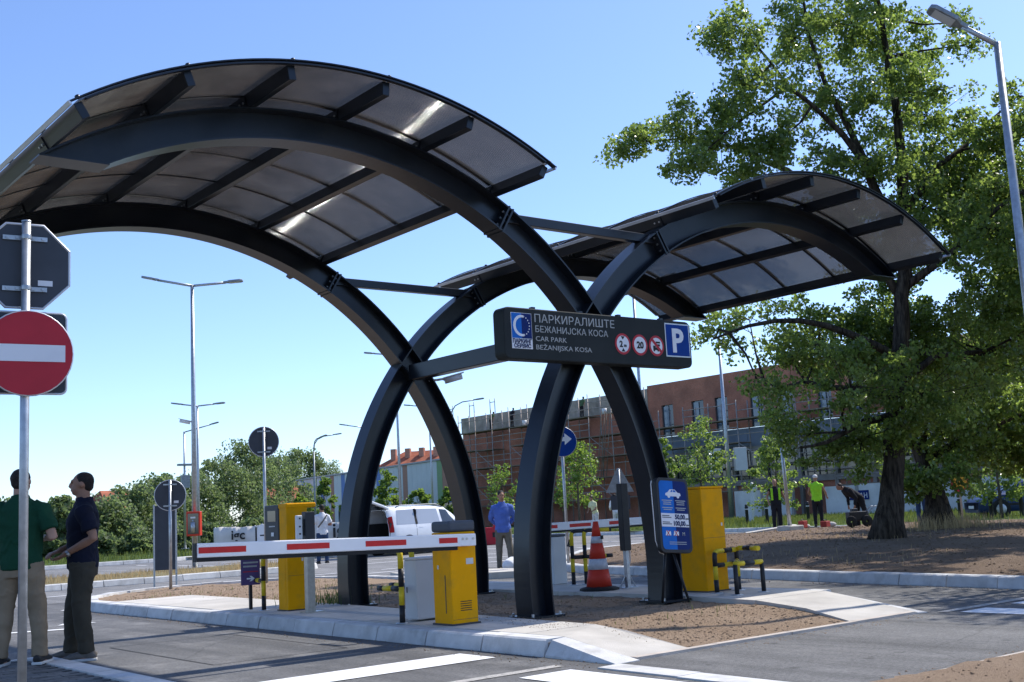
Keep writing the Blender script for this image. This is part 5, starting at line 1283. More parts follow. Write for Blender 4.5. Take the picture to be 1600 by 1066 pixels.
for s in (-1, 1): MB().cbox((s * .62, -s * .5, 3.75), (.75, .6, 1.45), rz=R(-38)).build('cabinet', 'box_white', l9, bevel=.03)
lr = lamp('tall galvanised street lamp with a single flat head next to the poplar', (5.72, -2.40, .13), 7.15, [(141, .45, .26)], .075, .05)
cp = thing('camera_post', 'slightly leaning thin galvanised post with a white camera on top and a concrete foot', 'post', (18.5, 12.05, .30), 0)
mb = MB(); mb.tube([(0, 0, 0), (-.05, .05, 3.5)], [.06, .045], 12); mb.build('pole', 'galv', cp)
MB().cbox((-.05, .05, 3.55), (.22, .14, .16)).build('camera', 'white', cp, bevel=.02)
MB().prism([(-.3, -.25), (.3, -.28), (.34, .22), (-.26, .28)], 0, .16).build('footing', 'concrete', cp, bevel=.03)
fb = thing('extinguisher_box', 'red fire extinguisher box with a clear front on the double lamp pole', 'fire box', (4.66, 22.42, 1.05), R(-38))
MB().box(-.20, .20, -.13, .10, 0, .70).build('housing', 'red_box', fb, bevel=.02)
MB().box(-.155, .155, -.137, -.131, .06, .64).build('window', 'glass', fb)
mb = MB(); mb.tube([(0, -.15, .10), (0, -.15, .40)], .065, 12); mb.tube([(0, -.15, .40), (0, -.15, .46)], .03, 10); mb.build('extinguisher', 'galv', fb)
MB().box(-.07, .07, -.142, -.138, .50, .55).build('label', 'white', fb)
def camera_thing(label, loc, rz, s=1.0):
    c = thing('security_camera', label, 'camera', loc, rz)
    T = Matrix.Rotation(R(-14), 4, 'Y'); T2 = T @ Matrix.Rotation(R(90), 4, 'Y')
    MB().lathe([(.001, 0), (.045 * s, 0), (.045 * s, .26 * s), (.001, .26 * s)], 14, (0, 0, 0), 0, True, T2).build('body', 'white', c)
    MB().box(-.01, .30 * s, -.052 * s, .052 * s, .040 * s, .052 * s, 0, T).build('hood', 'white', c)
    MB().lathe([(.001, .262 * s), (.036 * s, .262 * s)], 12, (0, 0, 0), 0, False, T2).build('lens', 'ink', c)
    mb = MB(); mb.tube([(.05, 0, 0), (-.03, 0, .03), (-.10 * s, 0, .02)], .018, 8); mb.build('bracket', 'white', c); return c
camera_thing('white bullet camera fixed to the double lamp pole', (4.66, 22.66, 4.35), R(142), 1.15)
camera_thing('pale bullet camera on the far arch under the crossing', (.50, 3.66, 3.18), R(-30))
MB().tube([(-.10, 0, .02), (-.22, .06, .02)], .018, 8).build('bracket', 'white', bpy.data.objects['security_camera.001'])
# ------------------------------------------------------------------ vegetation
T1_TRUNK = [(11.85, 4.29, 0.38), (12.0, 4.17, 1.39), (12.17, 4.03, 2.84), (12.36, 3.88, 4.31), (12.55, 3.73, 5.81), (12.68, 3.63, 7.2), (12.72, 3.6, 8.47), (12.69, 3.62, 9.77), (12.62, 3.68, 11.1), (12.58, 3.71, 12.59)]
T1_LIMBS = [[(12.59, 3.7, 6.22), (12.02, 3.83, 7.58), (11.36, 4.03, 8.86), (10.66, 4.26, 9.39), (9.83, 4.59, 10.25), (9.11, 4.84, 11.02)], [(12.42, 3.84, 7.08), (12.21, 4.26, 8.44), (11.9, 4.76, 10.29), (11.85, 5.05, 11.73), (11.99, 5.2, 13.36)], [(12.67, 3.63, 7.2), (13.76, 3.32, 8.27), (14.88, 2.96, 9.08), (16.05, 2.58, 10.07)], [(12.53, 3.75, 5.53), (13.01, 2.95, 6.11), (13.62, 2.06, 6.94), (14.21, 1.18, 7.62)], [(12.49, 3.78, 5.26), (12.01, 4.65, 7.36), (11.41, 5.63, 8.4), (10.85, 6.56, 9.09), (10.25, 7.53, 9.58), (9.54, 8.59, 9.61)], [(12.35, 3.89, 4.04), (11.19, 4.21, 4.57), (9.99, 4.55, 4.82), (8.79, 4.89, 4.73), (7.86, 5.01, 4.38)], [(12.27, 3.96, 3.5), (13.21, 3.62, 4.04), (14.38, 3.09, 4.22), (15.55, 2.56, 4.27)], [(12.23, 3.99, 3.24), (11.6, 4.63, 3.43), (10.96, 5.27, 3.62), (10.36, 5.89, 3.68)], [(12.17, 4.03, 2.84), (11.21, 4.12, 2.7), (10.13, 4.3, 2.33), (9.29, 4.29, 2.21)]]
T1_CLUMPS = [(8.75, 8.01, 9.21, 0.44, 0.28), (9.16, 7.7, 9.34, 0.53, 0.39), (9.04, 6.59, 9.32, 0.64, 0.56), (9.1, 5.61, 8.68, 0.71, 0.62), (8.04, 5.5, 7.99, 0.53, 0.33), (9.84, 5.41, 8.23, 0.79, 0.53), (9.56, 5.75, 9.51, 0.53, 0.46), (8.85, 4.82, 10.68, 0.69, 0.69), (9.16, 4.59, 9.7, 0.82, 0.63), (12.42, 5.88, 11.86, 1.14, 1.07), (11.96, 4.83, 10.03, 1.09, 0.95), (10.08, 4.62, 8.7, 0.77, 0.64), (11.91, 3.98, 11.34, 0.99, 0.93), (14.06, 4.47, 11.24, 1.07, 1.21), (14.3, 3.97, 9.73, 1.2, 1.05), (14.71, 3.42, 8.36, 1.4, 1.12), (14.11, 2.04, 8.75, 0.79, 0.79), (11.95, 4.18, 8.3, 1.34, 0.93), (13.48, 3.72, 7.32, 1.64, 1.23), (12.85, 1.69, 6.36, 1.13, 1.2), (14.07, 2.75, 11.45, 0.3, 0.24), (13.32, 2.18, 10.56, 0.39, 0.21), (12.35, 5.44, 13.72, 1.54, 1.05), (11.52, 2.77, 12.49, 1.2, 0.94), (15.92, 1.78, 7.59, 1.37, 1.92), (12.47, 5.31, 7.57, 1.26, 0.7), (8.69, 5.69, 4.55, 0.54, 0.49), (10.93, 6.65, 5.29, 0.84, 0.59), (11.53, 6.07, 4.37, 1.05, 0.84), (8.83, 4.73, 3.37, 0.63, 0.5), (11.85, 5.14, 4.96, 1.24, 0.96), (10.16, 3.6, 3.4, 1.31, 1.0), (10.62, 5.29, 2.54, 0.8, 0.7), (11.41, 4.38, 2.33, 1.19, 0.8), (11.89, 3.04, 3.12, 1.28, 1.03), (12.25, 3.25, 4.55, 1.18, 0.91), (14.57, 3.38, 4.06, 1.39, 1.25), (13.51, 2.22, 5.06, 1.04, 0.78), (13.79, 1.31, 4.79, 1.15, 1.53), (10.72, 6.0, 3.01, 0.49, 0.41)]
T2_TRUNK = [(17.4, 6.52, 0.38), (17.38, 6.53, 1.04), (17.26, 6.63, 1.77), (17.15, 6.71, 2.5), (17.28, 6.61, 3.3), (17.74, 6.24, 4.25), (18.23, 5.85, 5.54)]
T2_LIMBS = [[(17.24, 6.64, 2.01), (17.97, 6.06, 2.45), (18.77, 5.43, 2.88), (19.68, 4.7, 3.14)], [(17.2, 6.67, 2.66), (16.76, 7.02, 3.17), (16.55, 7.2, 3.68)], [(17.74, 6.24, 4.25), (18.65, 5.51, 4.52), (19.73, 4.66, 5.11)]]
T2_CLUMPS = [(17.81, 5.99, 2.2, 1.7, 0.89), (19.95, 5.62, 3.07, 1.46, 1.46), (16.18, 6.47, 1.47, 0.73, 0.52), (17.14, 6.03, 2.92, 1.3, 0.97), (19.52, 5.98, 1.77, 1.14, 0.58), (19.75, 4.67, 2.33, 1.46, 1.3), (18.36, 5.77, 3.89, 1.62, 1.14), (18.65, 4.51, 4.38, 1.46, 1.3), (16.32, 5.51, 1.57, 0.81, 0.49), (17.68, 7.95, 2.09, 0.97, 0.73), (18.21, 4.28, 5.61, 1.14, 0.97)]
WOOD = [('d', 12.24, 68.83, 3.4, 1.9), ('l', 10.65, 53.47, 4.0, 1.4), ('d', 20.18, 75.29, 3.4, 2.3), ('d', 23.63, 78.93, 4.4, 2.5), ('d', 27.28, 82.42, 5.4, 2.4), ('d', 31.33, 85.58, 5.9, 2.5), ('d', 35.37, 88.76, 7.2, 2.9), ('d', 39.37, 91.96, 8.5, 3.1), ('d', 45.26, 97.5, 8.1, 2.9), ('d', 84.34, 164.82, 13.0, 4.3), ('d', 87.08, 162.64, 11.3, 3.2), ('l', 15.39, 62.49, 1.7, 1.3), ('l', 18.12, 62.86, 1.4, 1.5), ('l', 20.81, 63.28, 1.8, 1.5), ('l', 23.42, 63.75, 1.8, 1.5), ('l', 26.58, 63.79, 1.9, 1.8), ('l', 29.58, 66.51, 2.6, 1.5), ('d', 15.03, 73.0, 3.0, 1.8)]
STREET_TREES = [(29.26, 33.51, 4.61, 1.34), (28.81, 38.99, 3.75, 1.02), (34.06, 29.68, 5.4, 1.34), (28.16, 20.32, 3.56, 1.09), (26.96, 25.11, 3.95, 0.5), (39.06, 66.63, 4.85, 1.19), (39.78, 63.49, 3.34, 0.97), (40.39, 60.45, 3.18, 0.95), (40.24, 78.48, 4.97, 0.99), (38.58, 79.8, 3.6, 1.21), (31.35, 12.66, 2.93, 1.18), (39.35, 72.79, 3.53, 0.94)]
T1_CLUMPS += [(13.61, -1.0, 6.64, 1.08, 0.87), (14.06, -0.22, 10.5, 1.16, 0.93), (16.91, 4.04, 6.97, 1.22, 0.97), (12.62, 3.76, 4.49, 1.18, 0.95), (13.37, 4.61, 4.93, 0.9, 0.72), (17.1, 3.15, 8.19, 1.31, 1.05), (13.91, -0.16, 8.0, 1.19, 0.95), (15.99, 3.13, 7.8, 1.11, 0.88), (12.23, 4.09, 4.02, 1.1, 0.88), (10.6, 2.31, 11.4, 0.93, 0.75), (16.14, 4.28, 7.43, 0.81, 0.65), (11.94, 2.97, 9.53, 0.84, 0.67), (11.57, 2.32, 6.56, 1.16, 0.93), (16.73, 3.29, 7.17, 1.15, 0.92), (14.31, 1.04, 8.94, 1.12, 0.89), (15.4, 1.9, 6.16, 1.04, 0.83), (15.21, 5.4, 5.05, 1.28, 1.03), (14.21, 3.91, 8.14, 0.9, 0.72), (16.76, 0.6, 8.99, 1.23, 0.98), (16.05, 3.79, 8.0, 0.93, 0.74), (16.08, 0.31, 5.37, 0.92, 0.74), (14.54, 0.23, 6.23, 1.24, 0.99), (15.84, 1.37, 6.94, 1.15, 0.92), (14.94, 1.03, 6.2, 1.34, 1.07), (16.84, 4.04, 5.33, 1.15, 0.92)]
def leaves(centers, radii, per, size, squash=.8, shell=0.0, lr=npr):
    """rhombic leaves scattered in ellipsoidal clumps; returns verts, faces"""
    C = np.repeat(np.asarray(centers, float), per, axis=0); Rr = np.repeat(np.asarray(radii, float), per, axis=0); n = len(C)
    d = lr.normal(size=(n, 3)); d /= np.linalg.norm(d, axis=1)[:, None]
    rad = lr.random(n) ** (1 / 2.2); P = C + d * Rr * rad[:, None]
    a = lr.normal(size=(n, 3)); a[:, 2] -= .5; a /= np.linalg.norm(a, axis=1)[:, None]
    b = np.cross(a, lr.normal(size=(n, 3))); b /= np.linalg.norm(b, axis=1)[:, None]
    nn = np.cross(a, b); s = size * lr.uniform(.65, 1.25, n)[:, None]
    V = np.stack([P - a * s * .5, P + b * s * .40 - a * s * .08 + nn * s * .08, P + a * s * .55, P - b * s * .40 - a * s * .08 + nn * s * .08], 1).reshape(-1, 3)
    F = np.arange(n * 4).reshape(-1, 4); return V, F

def crown_obj(name, V, F, mat, parent):
    me = fast_mesh(name, V, F); me.materials.append(M[mat]); return mesh_obj(name, me, parent)

def big_tree(label, trunk, limbs, clumps, r0, r1, sub, per, leaf, mat, flare=1.7):
    base = Vector(trunk[0]); t = thing('poplar_tree', label, 'tree', base)
    L = lambda p: Vector(p) - base
    pts = []; P = [L(p) for p in trunk]
    for i in range(len(P) - 1):
        for q in range(3): pts.append(P[i].lerp(P[i + 1], q / 3))
    pts.append(P[-1]); n = len(pts); mb = MB()
    rs = [max(r1, r0 + (r1 - r0) * (i / (n - 1)) ** .6) * (1 + (flare - 1) * max(0, 1 - i / 2.6) ** 1.6) * rnd.uniform(.95, 1.05) for i in range(n)]
    pts[0] = pts[0] + Vector((0, 0, -.25)); mb.tube([p + Vector((rnd.uniform(-.03, .03), rnd.uniform(-.03, .03), 0)) for p in pts], rs, 22)
    # furrowed bark and uneven flare
    for i, v in enumerate(mb.v):
        q = Vector(v); ax = pts[min(n - 1, (i // 22))] if i < 22 * n else Vector((0, 0, 0)); d = Vector((q.x - ax.x, q.y - ax.y, 0)); a_ = math.atan2(d.y, d.x)
        k_ = 1 + .07 * math.sin(a_ * 5 + q.z * 1.3) + .045 * math.sin(a_ * 11 - q.z * 2.1) + (.16 * max(0, 1 - max(q.z, 0) / .9) ** 2) * math.sin(a_ * 4 + .7)
        mb.v[i] = (ax.x + d.x * k_, ax.y + d.y * k_, q.z)
    mb.build('trunk', 'bark', t)
    lines = []
    for l in limbs:
        Q = [L(p) for p in l]; rb = r0 * .34; m = len(Q)
        Q2 = []
        for i in range(m - 1):
            for q in range(2): Q2.append(Q[i].lerp(Q[i + 1], q / 2) + Vector([rnd.uniform(-.06, .06) for _ in range(3)]) * (1 if i else 0))
        Q2.append(Q[-1]); mb = MB(); mb.tube(Q2, [max(.02, rb * (1 - .85 * i / (len(Q2) - 1))) for i in range(len(Q2))], 9); mb.build('limb', 'bark', t); lines += Q2
    lines += pts[n // 3:]
    clumps = [(x, y, z + (.45 if z < 2.3 and x > 17 else 0), a, b) for x, y, z, a, b in clumps]
    cl_ = []      # keep the lower trunk clear of leaves on the road side
    for x, y, z, a, b in clumps:
        tz = Vector(trunk[min(len(trunk) - 1, 3)]); d_ = Vector((x - tz.x, y - tz.y)); r_ = d_.dot(RGT); f_ = d_.dot(FWD)
        if len(trunk) > 8 and abs(r_) < .25 + a * .8 and 3.5 < z < 6.6 and f_ < .9 + a * .6: x, y = x + FWD.x * (.9 + a * .6 - f_), y + FWD.y * (.9 + a * .6 - f_)
        cl_.append((x, y, z, a, b))
    clumps = cl_
    A = np.array([tuple(p) for p in lines]); tw = MB(); cen, rad = [], []
    for (x, y, z, a, b) in clumps:
        c = np.array(L((x, y, z))); i = np.argmin(((A - c) ** 2).sum(1)); p0 = Vector(A[i]); c_ = Vector(c)
        mid = p0.lerp(c_, .5) + Vector([rnd.uniform(-.15, .15) for _ in range(3)]); tw.tube([p0, mid, c_], [.035, .022, .010], 6)
        ns = max(5, int(sub * (a * b) ** .75 * (.55 if z < 6.2 and x < 11.0 else 1.0)))
        for _ in range(ns):
            d = npr.normal(size=3); d /= np.linalg.norm(d); q = c + d * np.array([a, a, b]) * npr.random() ** .45
            cen.append(q); s = npr.uniform(.16, .36); rad.append((s * 1.15, s * 1.15, s * .85))
            if npr.random() < .6: tw.tube([c_.lerp(mid, npr.random() * .6), Vector(q)], [.010, .004], 4)
    tag(tw.build('twigs', 'bark', t), kind='stuff')
    V, F = leaves(cen, rad, per, leaf); crown_obj('crown', V, F, mat, t)
    return t
big_tree('tall poplar with a straight trunk rising behind the right canopy', T1_TRUNK, T1_LIMBS, T1_CLUMPS, .29, .05, 38, 84, .088, 'leaf', 1.4)
big_tree('low spreading poplar with a thick leaning trunk beside the round yellow sign', T2_TRUNK, T2_LIMBS, T2_CLUMPS, .36, .10, 40, 66, .11, 'leaf', 1.5)

def simple_tree(name, label, loc, h, r, leaf, n_cl, per, mat, trunk_r=.12, low=.25, group=None, bark='bark_far'):
    t = thing(name, label, 'tree', loc, rnd.uniform(0, 6), group)
    mb = MB(); top = Vector((rnd.uniform(-.2, .2) * r, rnd.uniform(-.2, .2) * r, h * .8)); mb.tube([(0, 0, -.2), (0, 0, h * .3), top * .7 + Vector((.05 * r, 0, .1)), top], [trunk_r * 1.2, trunk_r, trunk_r * .6, trunk_r * .2], 8)
    cen, rad = [], []
    for i in range(n_cl):
        d = npr.normal(size=3); d /= np.linalg.norm(d); rr_ = npr.random() ** .5
        prof = npr.random(); z = h * (low + (1 - low) * prof); w = r * (1.05 - .75 * abs(prof - .38) ** 1.3 / .55) * npr.uniform(.35, 1.0); a = npr.uniform(0, 6.28)
        c = np.array([math.cos(a) * w, math.sin(a) * w, z - .1 * h * npr.random()]); cen.append(c); s = npr.uniform(.16, .34) * r; rad.append((s, s, s * .8))
        if i % 4 == 0: mb.tube([Vector((0, 0, max(h * .22, c[2] * .72))), Vector(c)], [trunk_r * .3, trunk_r * .08], 5)
    mb.build('trunk', bark, t); V, F = leaves(cen, rad, per, leaf); crown_obj('crown', V, F, mat, t); return t
WL = ['dark broad tree standing behind the man in green', 'sunlit young tree between the two standing men', 'dark tree just right of the man in navy', 'broad dark tree below the distant red roof', 'dark tree behind the low round sign', 'dark tree behind the double lamp pole', 'tall dark tree above the banner', 'tallest dark tree of the far wood', 'tall dark tree beside the striped building', 'tree crown showing over the left end of the striped building', 'small crown over the roof of the striped building', 'light green bush behind the navy man\'s back', 'light green bush under the distant red roof', 'light green bush behind the narrow dark panel', 'light green bush behind the red extinguisher box', 'light green bush above the banner', 'light green bush before the end of the striped building', 'low dark tree behind the man in green']
for (t_, x, y, h, r), lb in zip(WOOD, WL):
    far = h > 12
    zg = float(ground_z(x, y)); simple_tree('wood_tree' if t_ == 'd' else 'wood_bush', lb, (x, y, zg), h * (1.06 if t_ == 'd' else .8) - zg, r * (1.4 if t_ == 'd' else 1.0), .24 if not far else .4, 95, 105, 'leaf_far', .16, .08, 'trees of the far wood')
SL = ['bright young maple in front of the scaffolding beside the arrow sign', 'wispy sapling behind the man in the blue shirt', 'leafy young tree beside the pole with grey cabinets', 'young tree behind the leaning camera post', 'slim sapling peeping past the arch leg above the tariff board', 'young tree behind the open van hatch', 'young tree above the van roof', 'young tree by the striped building\'s dark openings', 'narrow young tree behind the man in the white t-shirt', 'small tree under the striped facade', 'thin tree with sparse leaves above the blue car', 'small tree between the arch leg and the striped facade']
for i, ((x, y, h, r), lb) in enumerate(zip(STREET_TREES, SL)):
    simple_tree('young_tree', lb, (x, y, .1), h, r * 1.05, .13 if x < 36 else .2, 46, 60 if i != 1 else 26, 'leaf_young' if i not in (2, 3, 10) else 'leaf', .06, .32, 'young street trees')
tag(blades('trunk_straw', np.stack([npr.normal(17.1, .7, 900), npr.normal(6.0, .5, 900), np.full(900, .30)], -1), .1, .45, .012, 'straw', None), 'dry straw around the foot of the leaning tree', 'grass')
tag(blades('foot_weeds', np.stack([npr.normal(-1.0, .28, 260), npr.normal(4.35, .22, 260), np.full(260, .10)], -1), .06, .28, .012, 'leaf_dark', None), 'dark weeds at the foot of the far arch leg', 'grass')

simple_tree('poplar_tree', 'poplar growing on the verge right of the flat-headed street lamp', (9.6, -4.0, .25), 9.0, 2.7, .105, 150, 95, 'leaf', .2, .38, bark='bark')
# ------------------------------------------------------------------ buildings
bb = thing('brick_building', 'long red brick building under construction with raw parapet and blue-grey glazing', 'building', (55, 20, 0))
def seg(name, y0, y1, z0, z1, mat, x0=0.0, x1=.35): return MB().box(x0, x1, y0 - 20, y1 - 20, z0, z1).build(name, mat, bb)
seg('wall', 54, 78.5, 0, 8.72, 'brick'); par_ = seg('parapet', 53.9, 78.6, 8.72, 10.2, 'raw_wall', -.05)
seg('roof_slab', 5, 78.5, 8.4, 8.7, 'concrete_slab', .4, 16)
MB().box(.36, 16, 58.4, 58.5, 0, 8.4).build('end_wall', 'brick', bb)
# right part: brick frieze with tall window openings above a glazed ground part
wins = [(22 + 1.0, 1.1), (25.2, 1.1), (28.6, 1.1), (30.8, 1.1), (34.4, 1.1), (36.9, 1.1), (40.0, 1.2), (42.6, 1.2), (45.9, 1.2), (48.2, 1.2), (51.3, 1.2)]
y = 5.0; zl, zh = 6.35, 8.75
for w0, ww in wins:
    seg('wall', y, w0, zl, zh, 'brick'); y = w0 + ww
    wd = MB().box(.20, .24, w0 - 20, w0 + ww - 20, zl, zh).build('window', 'glass', bb)
    MB().box(.14, .19, w0 + ww * .5 - 20, w0 + ww - 20, zl, zh - .1).build('pane', 'glass_blue', wd)
    MB().box(.10, .2, w0 - 20, w0 + .07 - 20, zl, zh).box(.10, .2, w0 + ww - .07 - 20, w0 + ww - 20, zl, zh).build('frame', 'grey_dark', wd)
seg('wall', y, 54, zl, zh, 'brick'); seg('frieze', 5, 53.9, zh, 10.42, 'brick', -.002, .36)
for i in range(20):
    a = 5 + i * 2.45; seg('insulation_board', a, a + 2.42, 5.0, 6.3, 'insul', -.12, .1)
seg('ledge', 5, 53.9, 4.72, 4.98, 'concrete_slab', -.3, .3)
for i in range(17):
    a = 5 + i * 2.9; seg('column', a, a + .28, 0, 4.72, 'concrete_slab', -.05, .3)
    wd = seg('window', a + .28, a + 2.9, 2.7, 4.72, 'glass', .12, .16); MB().box(.08, .12, a + 1.5 - 20, a + 1.58 - 20, 2.7, 4.72).box(.08, .12, a + .28 - 20, a + 2.9 - 20, 3.6, 3.68).build('mullion', 'grey_dark', wd)
seg('slab', 5, 53.9, 2.3, 2.7, 'concrete_slab', -.1, .3); seg('lower_wall', 5, 53.9, 0, 2.3, 'brick', .15, .4)
sc_ = thing('scaffold', 'tube scaffolding with plank decks along the whole brick facade', 'scaffold', (53.2, 0, 0))
me_s = MB().tube([(0, 0, 0), (0, 0, 10.3)], .045, 6).mesh('standard', 'scaf'); me_s2 = MB().tube([(0, 0, 0), (0, 0, 8.2)], .045, 6).mesh('standard', 'scaf')
for i in range(23):
    yv = 20.6 + i * 2.55; hi = yv > 53
    for x in (0, 1.25): mesh_obj('standard', me_s if hi else me_s2, sc_, (x, yv + rnd.uniform(-.1, .1), 0), (rnd.uniform(-.006, .006), rnd.uniform(-.006, .006), 0))
me_d = MB().box(-.1, 1.3, 0, 2.5, -.05, .03).mesh('deck', 'plank'); me_l = MB().tube([(0, 0, 0), (0, 2.55, 0)], .035, 6).mesh('ledger', 'scaf')
for z in (1.95, 3.6, 5.25, 6.9, 8.55):
    for i in range(22):
        yv = 20.6 + i * 2.55
        if yv < 53 and z > 7.5: continue
        if rnd.random() < .93: mesh_obj('deck', me_d, sc_, (0, yv, z + rnd.uniform(-.04, .04)), (0, 0, rnd.uniform(-.01, .01)))
        for dz in (.55, 1.05):
            if rnd.random() < .75: mesh_obj('ledger', me_l, sc_, (0, yv, z + dz), (rnd.uniform(-.01, .01), 0, 0))
me_b = MB().tube([(0, 0, 0), (0, 2.55, 1.65)], .03, 6).mesh('brace', 'scaf')
for i in range(0, 22, 2):
    for j, z in enumerate((1.95, 3.6, 5.25)):
        if rnd.random() < .6: mesh_obj('brace', me_b, sc_, (-.06, 20.6 + i * 2.55, z))
for (yv, z0, h) in ((57.6, 3.65, 5.1), (57.0, 3.65, 4.9)):
    mb = MB()
    for s in (-.2, .2): mb.tube([(-.35, yv + s, z0), (-.2, yv + s - .7, z0 + h)], .035, 6)
    for q in range(14): mb.beam((-.35 + .15 * q / 14, yv - .2 - .7 * q / 14, z0 + .2 + q * .34), (-.35 + .15 * q / 14, yv + .2 - .7 * q / 14, z0 + .2 + q * .34), .03, .03)
    mb.build('ladder', 'plank', sc_)
for yv in (77.9, 74.6, 71.5):
    mb = MB()
    for s in (-.35, .35): mb.tube([(.1, yv + s, 10.0), (.1, yv + s, 11.3)], .04, 6)
    mb.tube([(.1, yv - .35, 11.0), (.1, yv + .35, 11.0)], .035, 6); mb.build('guard_frame', 'scaf', sc_)
for lb, loc in (('white plaster bucket on the top scaffold deck beside two masons', (53.6, 67.5, 8.60)), ('white plaster bucket on the top scaffold deck near the ladders', (53.6, 57.4, 8.60))):
    b_ = MB(); b_.lathe([(.001, 0), (.17, 0), (.21, .42), (.19, .42), (.16, .03)], 14); o = b_.build('bucket', 'white', None, loc=loc); tag(o, lb, 'bucket')

st_b = thing('striped_building', 'long white hall with vertical coloured stripes on its facade', 'building', (0, 0, 0))
A_, B_ = Vector((66.3, 137, 0)), Vector((58.6, 84.5, 0)); dirv = (B_ - A_); LB = dirv.length; dirv /= LB; nv = Vector((dirv.y, -dirv.x, 0))
if nv.x > 0: nv = -nv
TF = Matrix(((dirv.x, nv.x, 0, A_.x), (dirv.y, nv.y, 0, A_.y), (0, 0, 1, 0), (0, 0, 0, 1)))
stripe = {2: (.22, .36, .16), 4: (.42, .20, .13), 6: (.12, .22, .50), 10: (.22, .36, .16), 12: (.12, .22, .50), 15: (.42, .20, .13), 18: (.12, .22, .50), 27: (.12, .22, .50), 40: (.22, .36, .16), 41: (.42, .20, .13), 42: (.12, .22, .50), 33: (.42, .20, .13)}
NP = 44; pw = LB / NP
for i in range(NP):
    mt = 'panel_white'
    if i in stripe:
        c = tuple(round(v * .95 + .04, 3) for v in stripe[i]); nm = 'panel_%d' % (hash(c) % 1000)
        if nm not in M: M[nm] = pm(nm, c, .7, var=.06)
        mt = nm
    MB().box(i * pw + .02, (i + 1) * pw - .02, -.12, .0, 2.6 if (i % 7 in (3, 5) and i < 40) or i > 38 else .3, 6.9, 0, TF).build('cladding_panel', mt, st_b)
    if i % 7 in (3, 5) or i > 38: MB().box(i * pw + .05, (i + 1) * pw - .05, -.06, -.02, .3, 2.55, 0, TF).build('window', 'glass', st_b)
MB().box(0, LB, -14, -.13, 0, 6.8, 0, TF).build('wall', 'panel_white', st_b); MB().box(-.2, LB + .2, -14.2, .15, 6.92, 7.1, 0, TF).build('roof', 'galv_dark', st_b)
rh = thing('red_roof_house', 'house with a red tiled hipped roof and chimneys behind the striped hall', 'building', (93, 141, 0), R(-52))
MB().box(-8, 6, -5, 5, 0, 8.2).build('wall', 'raw_wall', rh)
roof = MB(); roof.add([(-8.5, -5.5, 8.2), (6.5, -5.5, 8.2), (6.5, 5.5, 8.2), (-8.5, 5.5, 8.2), (-3.5, 0, 11.5), (3, 0, 11.5)], [(0, 1, 5, 4), (2, 3, 4, 5), (1, 2, 5), (3, 0, 4), (3, 2, 1, 0)]); ro = roof.build('roof', 'tile', rh)
for x, y in ((-4.6, -1.8), (-2.4, -1.4), (-.2, -1.2), (2.2, -1.4)): MB().box(x - .4, x + .4, y - .4, y + .4, 9.2, 11.9).build('chimney', 'brick', ro)
for i in range(5): MB().box(-7 + i * 3.4, -5.8 + i * 3.4, -5.03, -4.98, 5.6, 7.1).build('window', 'glass', rh)
for x, y, rz, lb in ((48, 150, 20, 'distant house with an orange roof above the trees by the low round sign'), (62, 128, 5, 'distant low house with a red roof left of the striped hall')):
    h_ = thing('distant_house', lb, 'building', (x, y, 0), R(rz)); zb = 4.4 if y > 140 else 3.6
    MB().box(-4, 4, -3, 3, 0, zb).build('wall', 'raw_wall', h_); rf = MB(); rf.add([(-4.4, -3.4, zb), (4.4, -3.4, zb), (4.4, 3.4, zb), (-4.4, 3.4, zb), (-3, 0, zb + 2.6), (3, 0, zb + 2.6)], [(0, 1, 5, 4), (2, 3, 4, 5), (1, 2, 5), (3, 0, 4)]); rf.build('roof', 'tile', h_)

# white site wall: concrete panels between posts, with spray lettering
sw = thing('site_wall', 'low white concrete panel wall with blue graffiti in front of the building site', 'wall', (50, 0, 0))
yv = 8.0
while yv < 40:
    gap = 34.2 < yv + 1.2 < 36.6
    if not gap:
        MB().box(-.05, .05, yv + .1, yv + 2.3, 0, 1.85 + rnd.uniform(-.05, .03)).build('wall_panel', 'wall_white', sw)
        MB().box(-.1, .1, yv - .09, yv + .09, 0, 1.98).build('post', 'concrete_slab', sw)
    yv += 2.4
TG = face_T((-.056, 0, 0), (0, -1, 0))
for s_, y, z, w in (('One LE', 23.6, 1.15, 2.1), ('LONELY', 23.2, .5, 2.0)):
    text_mesh('graffiti', s_, .62, 'graffiti', sw, TG @ Matrix.Translation((-y, z, 0)), width=w, ext=.001)
bn = MB().box(-.09, -.06, 31.2, 32.6, .95, 1.5).build('name_plate', 'blue_dark', sw); text_mesh('lettering', 'ГАРАН', .42, 'sign_white', bn, face_T((-.092, 32.55, 1.05), (0, -1, 0)), width=1.25, ext=.001)
lp = MB().box(-.05, .05, 0, 1.6, 0, 1.9).build('leaning_panel', 'wall_white', None, loc=(37.5, 29.6, .1), rot=(R(8), R(10), R(-40))); tag(lp, 'pale concrete slab leaning by the pole with grey cabinets', 'slab')
def bollard(lb, loc, h=.95):
    b = thing('bollard', lb, 'bollard', loc, 0, 'bollards along the street verge')
    MB().lathe([(.075, 0), (.075, h * .82), (.085, h * .83), (.085, h * .87), (.07, h * .89), (.07, h * .97), (.04, h), (.001, h)], 14).build('body', 'black_paint', b); MB().lathe([(.078, h * .74), (.078, h * .79)], 14).build('band', 'refl', b)
bollard('black bollard just right of the pole with grey cabinets', (33.4, 26.4, .12)); bollard('black bollard next to the lone wall panel', (34.1, 25.8, .12)); bollard('black bollard between the two men in vests', (35.6, 24.6, .12))
bollard('black bollard at the straw by the leaning tree', (31.1, 14.15, .12), 1.05); bollard('black bollard in front of the blue car\'s wheel', (31.6, 13.2, .12), 1.1); bollard('black bollard by the blue car\'s windscreen', (32.3, 12.4, .12), 1.15)

